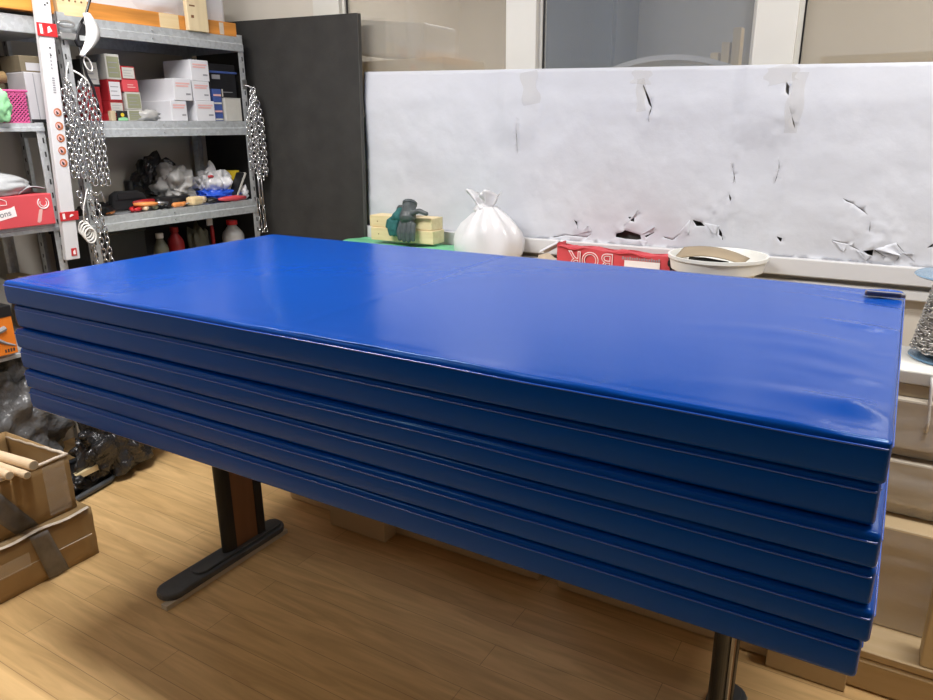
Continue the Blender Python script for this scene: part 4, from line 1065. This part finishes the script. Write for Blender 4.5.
def ffn(u, v): return (-2.90 - .2 * v, 1.52 + .107 * u, ZB + .122 + .022 * math.sin(PI * min(1, u * .95)) * (1 - .3 * v) * (1 - .35 * u) + .014 * u)
o = build('cloth_fold', B().grid(ffn, 12, 6), M['cloth_grey'], t, smooth=True); o.modifiers.new('th', 'SOLIDIFY').thickness = .004
# bottom shelf: orange tool carton
ZO = .6285
t = thing('orange_carton', (-2.95, 1.3, ZO), 'orange and black tool carton on the low shelf beside the mats', 'carton')
build('carton_body', sbox(-3.10, -2.865, 1.10, 1.392, ZO, ZO + .145), M['box_orange'], t, bevel=.002)
build('black_top_band', sbox(-3.105, -2.862, 1.098, 1.395, ZO + .146, ZO + .188), M['black'], t, bevel=.002)
b = B().tube([(-2.8645, 1.31, ZO + .088), (-2.8645, 1.345, ZO + .098), (-2.8645, 1.362, ZO + .104)], [.006, .011, .010], 8)
b.tube([(-2.8645, 1.32, ZO + .07), (-2.8645, 1.355, ZO + .045), (-2.8645, 1.385, ZO + .030)], [.008, .005, .003], 8)
build('tool_picture', b, M['ink_grey'], t)
b = B()
for k in range(4): b.box(-2.8648, -2.8640, 1.345 + .010 * k, 1.351 + .010 * k, ZO + .010, ZO + .022)
build('small_print', b, M['ink'], t)
build('round_mark', B().tube([(-2.8615, 1.335 + .011 * math.cos(a), ZO + .167 + .013 * math.sin(a)) for a in [2 * PI * k / 16 for k in range(16)]], .003, 6, closed=True), M['red'], t)
tag(build('brown_box', sbox(-3.27, -3.17, 1.60, 1.655, .629, .86), M['carton_pale'], bevel=.003), 'small brown box at the back of the low shelf behind the uprights', 'box')
def tri(u, v): return (-3.13 + .02 * u, 1.42 + .22 * u, .80 + .13 * v * (1 - u * .9) + .02 * math.sin(u * 6))
tag(build('grey_sack', blob((-3.20, 1.44, .78), (.07, .12, .145), .12, 1.4, 19, 4, flat=.629), M['grey_card'], smooth=True), 'beige-grey sack leaning on the wall behind the mats', 'sack')

# ------------------------------------------------------------------ white rail hung before the uprights
t = thing('white_rail', (-2.855, 1.67, .93), 'long white aluminium rail with red clips and orange round stickers before the shelf', 'rail')
def railp(z): return 1.660 + (z - .93) * .052
b = B(); b.prism([(railp(.95) - .029, .95), (railp(.95) + .029, .95), (railp(2.2) + .029, 2.2), (railp(2.2) - .029, 2.2)], -2.872, -2.848, 'x')
build('rail_body', b, M['white_alu'], t, bevel=.003)
def onrail(z0, z1, dy0=-.034, dy1=.034, th=.003):
    return B().prism([(railp(z0) + dy0, z0), (railp(z0) + dy1, z0), (railp(z1) + dy1, z1), (railp(z1) + dy0, z1)], -2.848, -2.848 + th, 'x')
def clip(z0, z1):
    o = build('clip', onrail(z0, z1, -.035, .040, .004), M['red'], t, bevel=.001)
    zc = (z0 + z1) / 2
    build('clip_mark', B().prism([(railp(zc) - .026, z0 + .008), (railp(zc) - .016, z0 + .008), (railp(zc) - .016, z1 - .006), (railp(zc) - .026, z1 - .006)], -2.8439, -2.8432, 'x').prism([(railp(zc) + .002, z0 + .012), (railp(zc) + .020, z0 + .020), (railp(zc) + .012, z1 - .010), (railp(zc) + .004, z1 - .014)], -2.8439, -2.8432, 'x'), M['white_ink'], o)
clip(1.785, 1.832); clip(1.105, 1.140)
for k, z in enumerate((1.515, 1.465, 1.420, 1.373, 1.327)):
    y = railp(z) + .006
    s = build('sticker', B().cyl((-2.848, y, z), (-2.8465, y, z), .0155, 20), M['orange_st'], t)
    build('sticker_core', B().cyl((-2.8465, y - .003, z), (-2.846, y - .003, z), .010, 16), M['label_pink'], s)
    build('sticker_mark', B().prism([(y - .006, z - .008), (y + .004, z - .006), (y - .001, z + .002), (y - .008, z + .007)], -2.8459, -2.8455, 'x'), M['ink'], s)
build('red_square', onrail(.965, .995, -.006, .016, .002), M['red'], t)
build('red_square_mark', B().prism([(1.663, .970), (1.673, .970), (1.673, .990), (1.663, .982)], -2.8459, -2.8453, 'x'), M['white_ink'], t)
b = B()
for k in range(7):
    z = 1.585 + .0085 * k; b.box(-2.848, -2.8474, railp(z) + .000, railp(z) + .010, z, z + .005)
build('small_print', b, M['ink_grey'], t); b = B()
for k in range(5):
    z = 1.67 + .013 * k; b.box(-2.848, -2.8474, railp(z) + .002, railp(z) + .007, z, z + .007)
build('small_print', b, M['ink_grey'], t)
b = B()
for z in (1.746, 1.720, 1.895, 1.902): b.cyl((-2.848, railp(z) + (.006 if z < 1.9 else .016), z), (-2.8472, railp(z) + (.006 if z < 1.9 else .016), z), .0036, 10)
build('holes', b, M['ink'], t)

# ------------------------------------------------------------------ hanging hardware at the near upright
t = thing('beam_clamp', (-2.885, 1.80, 1.78), 'silver ring clamp fixed to the near shelf upright above the chains', 'clamp')
build('clamp_band', B().box(-2.899, -2.872, 1.775, 1.845, 1.785, 1.81), M['hook'], t, bevel=.004)
build('clamp_ring', B().tube([(-2.875, 1.805 + .032 * math.cos(a), 1.84 + .010 * math.sin(a)) for a in [2 * PI * k / 16 for k in range(16)]], .005, 8, closed=True), M['hook'], t, smooth=True)
build('clamp_screw', B().cyl((-2.885, 1.765, 1.797), (-2.885, 1.86, 1.797), .005, 10), M['hook'], t)
t = thing('hanging_hook', (-2.87, 1.84, 1.78), 'black plastic hook with a black cable hanging above the chains', 'hook')
build('cable', B().tube([(-2.86, 1.935, 2.05), (-2.862, 1.912, 1.94), (-2.865, 1.885, 1.88), (-2.868, 1.862, 1.85)], .005, 8), M['black'], t, smooth=True)
b = B().prism([(1.865, 1.855), (1.878, 1.845), (1.890, 1.80), (1.870, 1.765), (1.838, 1.762), (1.828, 1.785), (1.842, 1.815)], -2.884, -2.866, 'x')
build('hook_body', b, M['black'], t, bevel=.004)
build('hook_clip', B().box(-2.8655, -2.862, 1.845, 1.885, 1.785, 1.803), M['galv_light'], t)
tag(build('black_cable', B().tube([(-2.865, 1.838, 1.76), (-2.862, 1.842, 1.72), (-2.868, 1.852, 1.66), (-2.87, 1.872, 1.62), (-2.872, 1.882, 1.56), (-2.872, 1.885, 1.495)], .0055, 8), M['black'], smooth=True), 'black cable dangling between the chains and the red boxes', 'cable')
def mfn(u, v):
    z = 1.885 - .155 * u
    w = .008 + .026 * math.sin(PI * min(1, u * .85 + .12))
    y = 1.875 + .045 * math.sin(PI * min(1, u * .9 + .05)) - .035 * u + (v - .5) * 2 * w * .9 - .012 * u
    return (-2.855 + .020 * math.sin(PI * v), y, z)
o = build('white_pouch', B().grid(mfn, 20, 10), M['mask'], None, smooth=True); tag(o, 'white curved fabric pouch hanging beside the black hook', 'pouch')
o.modifiers.new('th', 'SOLIDIFY').thickness = .012
tag(build('white_loop', B().tube([(-2.858, 1.852 + .014 * math.sin(a) + .012 * (1 - math.cos(a)) * .6, 1.725 - .026 * (1 - math.cos(a))) for a in [2 * PI * k / 20 for k in range(20)]], .0030, 6, closed=True), M['rope'], smooth=True), 'small white cord loop dangling under the white pouch', 'cord')

# chains on the near upright
t_ = [('steel_chain', q) for q in ((1.738, 1.60, 1.240, -2.862), (1.750, 1.63, 1.235, -2.852), (1.761, 1.64, 1.250, -2.866), (1.773, 1.62, 1.235, -2.854),
      (1.802, 1.63, 1.215, -2.860), (1.816, 1.64, 1.205, -2.850), (1.828, 1.64, 1.215, -2.864), (1.844, 1.63, 1.200, -2.852), (1.860, 1.61, 1.205, -2.862), (1.874, 1.57, 1.200, -2.852))]
for i, (nm, (y, za, zb_, x)) in enumerate(t_):
    b = B(); ytop = y - .35 * (y - (1.755 if i < 4 else 1.825))
    chain(b, [(x, ytop, za), (x, y - .002, za - .08), (x, y - .006, (za + zb_) / 2), (x + .004, y - .012, zb_ + .03)], twist=.4 * i + .3)
    o = build(nm, b, M['chain'], smooth=True)
    tag(o, 'bright steel chain strand hanging on the shelf upright behind the white rail', 'chain', 'long chains at the near upright')
for i, (y, za, zb_, x) in enumerate(((1.762, 1.21, .90, -2.870), (1.792, 1.20, .88, -2.852), (1.825, 1.20, .88, -2.862))):
    b = B(); chain(b, [(x, y - .02, za), (x, y, (za + zb_) / 2), (x, y + .01, zb_)], twist=.5 * i)
    o = build('steel_chain', b, M['chain'], smooth=True)
    tag(o, ('lower steel chain length next to the coiled cord, reaching down to the mats', 'lower steel chain length in the middle, reaching down to the mats', 'lower steel chain length farthest from the white rail, reaching down to the mats')[i], 'chain', 'lower chain lengths at the near upright')
tag(build('end_hook', B().tube([(-2.850, 1.780, 1.215), (-2.85, 1.79, 1.20), (-2.85, 1.805, 1.19), (-2.85, 1.825, 1.205), (-2.85, 1.83, 1.185), (-2.85, 1.835, 1.16)], .004, 8), M['hook'], smooth=True), 'open steel hook joining the upper chains to the lower lengths', 'hook')
tag(build('hanging_string', B().tube([(-2.87, 1.785, 1.70), (-2.862, 1.765, 1.66), (-2.86, 1.758, 1.62)], .0025, 6), M['rope'], smooth=True), 'white string tying the upper chains by the white rail', 'string')
tag(build('hanging_string', B().tube([(-2.87, 1.80, 1.672), (-2.862, 1.82, 1.66), (-2.855, 1.84, 1.64), (-2.852, 1.85, 1.615)], .0035, 6), M['rope'], smooth=True), 'thick white string loop holding the chains beside the upright', 'string')
b = B()
for k in range(4):
    b.tube([(-2.862 + .004 * k, 1.735 + .024 * math.cos(a) + .005 * k, 1.065 + .030 * math.sin(a) - .010 * k) for a in [2 * PI * q / 18 for q in range(18)]], .0035, 6, closed=True)
b.tube([(-2.862, 1.775, 1.22), (-2.86, 1.745, 1.15), (-2.86, 1.735, 1.08)], .0025, 6)
tag(build('coiled_cord', b, M['rope'], smooth=True), 'small coil of white cord hanging below the upper chains', 'cord')

# chain bunch at the far upright
t = thing('wire_hook', (-2.885, 2.72, 1.62), 'small bent steel hook carrying the far bunch of chains', 'hook')
build('hook_wire', B().tube([(-2.895, 2.700, 1.655), (-2.88, 2.712, 1.650), (-2.872, 2.722, 1.640), (-2.87, 2.738, 1.650)], .004, 8), M['hook'], t, smooth=True)
build('hook_plate', B().box(-2.8985, -2.896, 2.685, 2.715, 1.64, 1.68), M['hook'], t)
far = [(2.672, 1.545, 1.250), (2.688, 1.60, 1.235), (2.704, 1.61, 1.225), (2.720, 1.615, 1.215), (2.736, 1.60, 1.195), (2.752, 1.57, 1.215), (2.766, 1.54, 1.23), (2.712, 1.58, 1.20)]
for i, (y, za, zb_) in enumerate(far):
    b = B(); x = -2.872 + .010 * (i % 3)
    chain(b, [(x, 2.720 + (y - 2.720) * .25, za + .03), (x, y, za - .07), (x, y + .003, zb_)], L=.028, W=.016, r=.0025, twist=.5 * i)
    tag(build('steel_chain', b, M['chain'], smooth=True), 'bright steel chain strand in the bunch hanging beside the black board', 'chain', 'chains at the far upright')
for i, y in enumerate((2.705, 2.725)):
    b = B().tube([(-2.87, y, 1.255), (-2.868, y + .002, 1.16), (-2.868, y + .003, 1.07)], .0045, 8)
    tag(build('chain_rod', b, M['hook'], smooth=True), ('straight steel rod under the far chains, next to the shelf upright', 'straight steel rod under the far chains, on the black board side')[i], 'rod', 'rods under the far chains')
for i, y in enumerate((2.690, 2.722)):
    b = B()
    chain(b, [(-2.868, y, 1.11), (-2.868, y + .006, .95)], L=.05, W=.015, r=.003, twist=PI / 2 * 0)
    b.tube([(-2.868, y + .006 + .012 * math.cos(a), .938 + .012 * math.sin(a)) for a in [2 * PI * k / 12 for k in range(12)]], .003, 6, closed=True)
    tag(build('chain_shackle', b, M['chain'], smooth=True), ('narrow link strap ending in a ring, next to the upright', 'narrow link strap ending in a ring, on the black board side')[i], 'shackle', 'ring ends of the far chains')

# ------------------------------------------------------------------ cardboard boxes in the left foreground
def carton(x0, x1, y0, y1, z0, z1, lab, open_top):
    t = thing('cardboard_box', ((x0 + x1) / 2, (y0 + y1) / 2, z0), lab, 'box')
    b = B(); w = .005
    def wall(fn, n=14): b.grid(fn, n, 6)
    bul = lambda u, v, s: .008 * math.sin(PI * u) * math.sin(PI * v) + .004 * noise.noise(Vector((u * 5, v * 4, s)))
    H = z1 - z0
    wall(lambda u, v: (x1 + bul(u, v, 1), y0 + (y1 - y0) * u, z0 + H * v))
    wall(lambda u, v: (x0 - bul(u, v, 2), y0 + (y1 - y0) * u, z0 + H * v))
    wall(lambda u, v: (x0 + (x1 - x0) * u, y1 + bul(u, v, 3), z0 + H * v))
    wall(lambda u, v: (x0 + (x1 - x0) * u, y0 - bul(u, v, 4), z0 + H * v))
    b.grid(lambda u, v: (x0 + (x1 - x0) * u, y0 + (y1 - y0) * v, z0 + .002), 2, 2)
    if not open_top: b.grid(lambda u, v: (x0 + (x1 - x0) * u, y0 + (y1 - y0) * v, z1), 2, 2)
    o = build('box_shell', b, M['carton'], t, smooth=True)
    md = o.modifiers.new('th', 'SOLIDIFY'); md.thickness = w; md.offset = 0
    autosmooth(o, 50)
    return t
t = carton(-2.74, -2.300, .62, 1.250, 0, .184, 'closed brown cardboard box on the floor under the open one', False)
def tapestrip(x, ya, yb, za, zb, w0, w1, n=10):
    return B().grid(lambda u, v: (x + .0035 + .003 * noise.noise(Vector((u * 9, v * 3, 3))) , ya + (yb - ya) * u + (v - .5) * (w0 + (w1 - w0) * u), za + (zb - za) * u), n, 4)
o = build('duct_tape', tapestrip(-2.289, 1.06, 1.10, .182, .006, .060, .070), M['tape'], t, smooth=True); o.modifiers.new('th', 'SOLIDIFY').thickness = .001
o = build('clear_tape', B().grid(lambda u, v: (-2.286 + .003 * noise.noise(Vector((u * 8, v * 3, 1))), .66 + .36 * u, .085 + .05 * v), 12, 3), M['clear_tape'], t, smooth=True)
o = build('seam_line', B().box(-2.2935, -2.2885, .66, 1.235, .088, .0895), M['carton_edge'], t)
b = B().grid(lambda u, v: (-2.30 + .010 * (1 - v), .66 + .58 * u, .186 + .004 * math.sin(u * 20) + .004 * v), 30, 2)
build('torn_flap_edge', b, M['carton_edge'], t)
t = carton(-2.72, -2.335, .60, 1.222, .190, .390, 'open brown cardboard box with grey tape, holding wooden dowels', True)
b = B()
b.grid(lambda u, v: (-2.715 + .372 * u, .61 + .585 * v, .27 + .01 * math.sin(u * 9 + v * 5)), 8, 8)
build('box_filling', b, M['carton_in'], t)
b = B()
for (xa, ya, xb_, yb_) in ((-2.72, 1.222, -2.335, 1.222), (-2.335, 1.222, -2.335, .60)):
    pth = [(xa + (xb_ - xa) * k / 16, ya + (yb_ - ya) * k / 16, .390 + .0015 * math.sin(k * 1.9) - (.020 * (1 - k / 16) if xa < -2.5 else 0)) for k in range(17)]
    b.tube(pth, .0065, 6)
build('rim_edge', b, M['carton_edge'], t, smooth=True)
o = build('duct_tape', tapestrip(-2.324, .925, 1.045, .392, .196, .085, .075), M['tape'], t, smooth=True); o.modifiers.new('th', 'SOLIDIFY').thickness = .001
build('corner_tape', B().grid(lambda u, v: (-2.329 + .003 * noise.noise(Vector((v * 8, u, 1))), 1.13 + .075 * u, .20 + .18 * v), 4, 12), M['clear_tape'], t, smooth=True)
for i, (y, z, xe, r_, lab) in enumerate(((1.085, .420, -2.28, .0165, 'thickest wooden dowel, sticking out above the two thinner ones'), (1.052, .404, -2.262, .0125, 'thin wooden dowel closest to the lens, below the thick one'), (1.018, .408, -2.30, .0145, 'wooden dowel lying beside the thick one in the open box'), (.975, .410, -2.32, .014, 'wooden dowel half hidden at the near rim of the open box'))):
    t = thing('wooden_dowel', (xe, y, z), lab, 'dowel', 'dowels in the open box')
    tl = .012 * (i % 3)
    build('dowel_body', B().tube([(xe, y, z), (xe - .46, y + tl - .03, z - .008 + .004 * i)], r_, 20), M['dowel'], t, bevel=.0015)
    build('end_grain', B().tube([(xe + .0005, y, z), (xe + .001, y, z)], r_ * .80, 20), M['strip'], t)

# ------------------------------------------------------------------ junk on the floor at the left
tag(build('silver_bag', blob((-3.08, 1.40, .27), (.155, .215, .29), .24, 2.2, 23, 5, flat=.001), M['silver_bag'], smooth=True), 'large silvery crumpled plastic sack under the orange carton', 'bag')
tag(build('bin_bag', blob((-2.80, 1.68, .14), (.085, .17, .17), .34, 2.2, 27, 5, flat=.032), M['black_bag'], smooth=True), 'shiny black bin bag slumped beside the silvery sack', 'bag')
t = thing('plastic_tray', (-2.9, 1.52, 0), 'flat black plastic tray with cut corners on the floor', 'tray')
pl = [(-3.10, 1.36), (-2.76, 1.36), (-2.73, 1.40), (-2.76, 1.62), (-2.82, 1.80), (-3.10, 1.80)]
pl = [(-3.06, 1.34), (-2.72, 1.34), (-2.70, 1.375), (-2.745, 1.60), (-2.80, 1.66), (-3.06, 1.66)]
build('tray_floor', B().prism(pl, .001, .010), M['black'], t)
build('tray_rim', B().tube([(x, y, .018) for x, y in pl], .012, 8, closed=True), M['foot'], t, smooth=True)
tag(build('wood_batten', B().obox((-2.78, 1.50, .080), (.030, .17, .024), (math.radians(14), 0, -.35)), M['block_wood'], bevel=.002), 'short wooden batten lying across the black tray', 'batten')
tag(build('wood_stick', B().obox((-2.80, 1.40, .12), (.010, .010, .13), (.25, .15, 0)), M['tool_orange'], bevel=.001), 'thin orange wooden stick leaning upright from the tray', 'stick')
t = thing('motor_unit', (-2.80, 1.46, .01), 'dark greasy machine part lying on the far end of the tray', 'machine part')
build('housing', blob((-2.80, 1.46, .05), (.055, .06, .04), .25, 2.6, 33, 4, flat=.012), M['black'], t, smooth=True)
build('bolt', B().cyl((-2.755, 1.44, .06), (-2.74, 1.43, .065), .010, 12), M['hook'], t)
t = thing('clear_film', (-2.9, 1.83, .1), 'crumpled clear plastic film lying over the black bin bag', 'film')
build('film_body', blob((-2.80, 1.74, .325), (.09, .14, .035), .5, 2.6, 35, 4), M['silver_bag'], t, smooth=True)
t = thing('wood_clamp', (-2.83, 1.9, 0), 'small wooden piece with a metal bracket lying on the floor', 'clamp')
build('wood_bar', B().obox((-2.910, 1.920, .028), (.07, .19, .050), (0, 0, -.30)), M['dowel'], t, bevel=.008)
build('metal_bracket', B().obox((-2.875, 1.823, .035), (.085, .012, .068), (0, 0, -.30)), M['hook'], t, bevel=.003)
build('bracket_slot', B().obox((-2.872, 1.814, .036), (.03, .006, .030), (0, 0, -.30)), M['slot'], t)
build('bracket_foot', B().obox((-2.910, 1.800, .030), (.05, .045, .058), (0, 0, -.30)), M['black'], t, bevel=.003)
tag(build('wood_shaving', B().tube([(-1.83, 1.93, .004), (-1.81, 1.94, .006), (-1.79, 1.955, .005), (-1.79, 1.975, .004)], .002, 6), M['knot'], smooth=True), 'tiny dark red scrap of cord on the floor behind the desk leg', 'scrap')

# ------------------------------------------------------------------ light
def lamp(x, y, lab, p, sx=1.2, sy=.30, yy=0, col=(1, .975, .95)):
    t = thing('ceiling_light', (x, y, ZC), lab, 'ceiling light', 'ceiling lights')
    build('housing', B().box(x - sx / 2, x + sx / 2, y - sy / 2, y + sy / 2, ZC - .05, ZC - .001), M['trunk'], t, bevel=.004)
    build('diffuser', B().box(x - sx / 2 + .02, x + sx / 2 - .02, y - sy / 2 + .02, y + sy / 2 - .02, ZC - .058, ZC - .0505), M['lamp'], t)
    L = bpy.data.lights.new('lamp_light', 'AREA'); L.shape = 'RECTANGLE'; L.size = sx - .05; L.size_y = sy - .05; L.energy = p; L.color = col
    o = bpy.data.objects.new('lamp_light', L); COL.objects.link(o); o.parent = t; o.location = (0, 0, -.062)
lamp(-2.0, 1.25, 'ceiling light above the mats toward the shelves', 60)
lamp(.55, 1.9, 'ceiling light above the mats toward the chain spool', 38)
lamp(-2.5, -.7, 'added fill light behind the camera', 8)  # unseen fill lamp, added to lift the floor at the left
lamp(-2.2, 4.2, 'added light brightening the room behind the leftmost window', 26)  # unseen lamp, added to brighten what shows through the left pane
lamp(.4, 4.2, 'added light brightening the room behind the other windows', 34)  # added lamp out of view, lifts the other panes
w = bpy.data.worlds.new('world'); S.world = w; w.use_nodes = True
w.node_tree.nodes['Background'].inputs[0].default_value = (.75, .82, 1, 1); w.node_tree.nodes['Background'].inputs[1].default_value = .3
S.view_settings.view_transform = 'Standard'; S.view_settings.look = 'None'; S.view_settings.exposure = .08; S.view_settings.gamma = 1
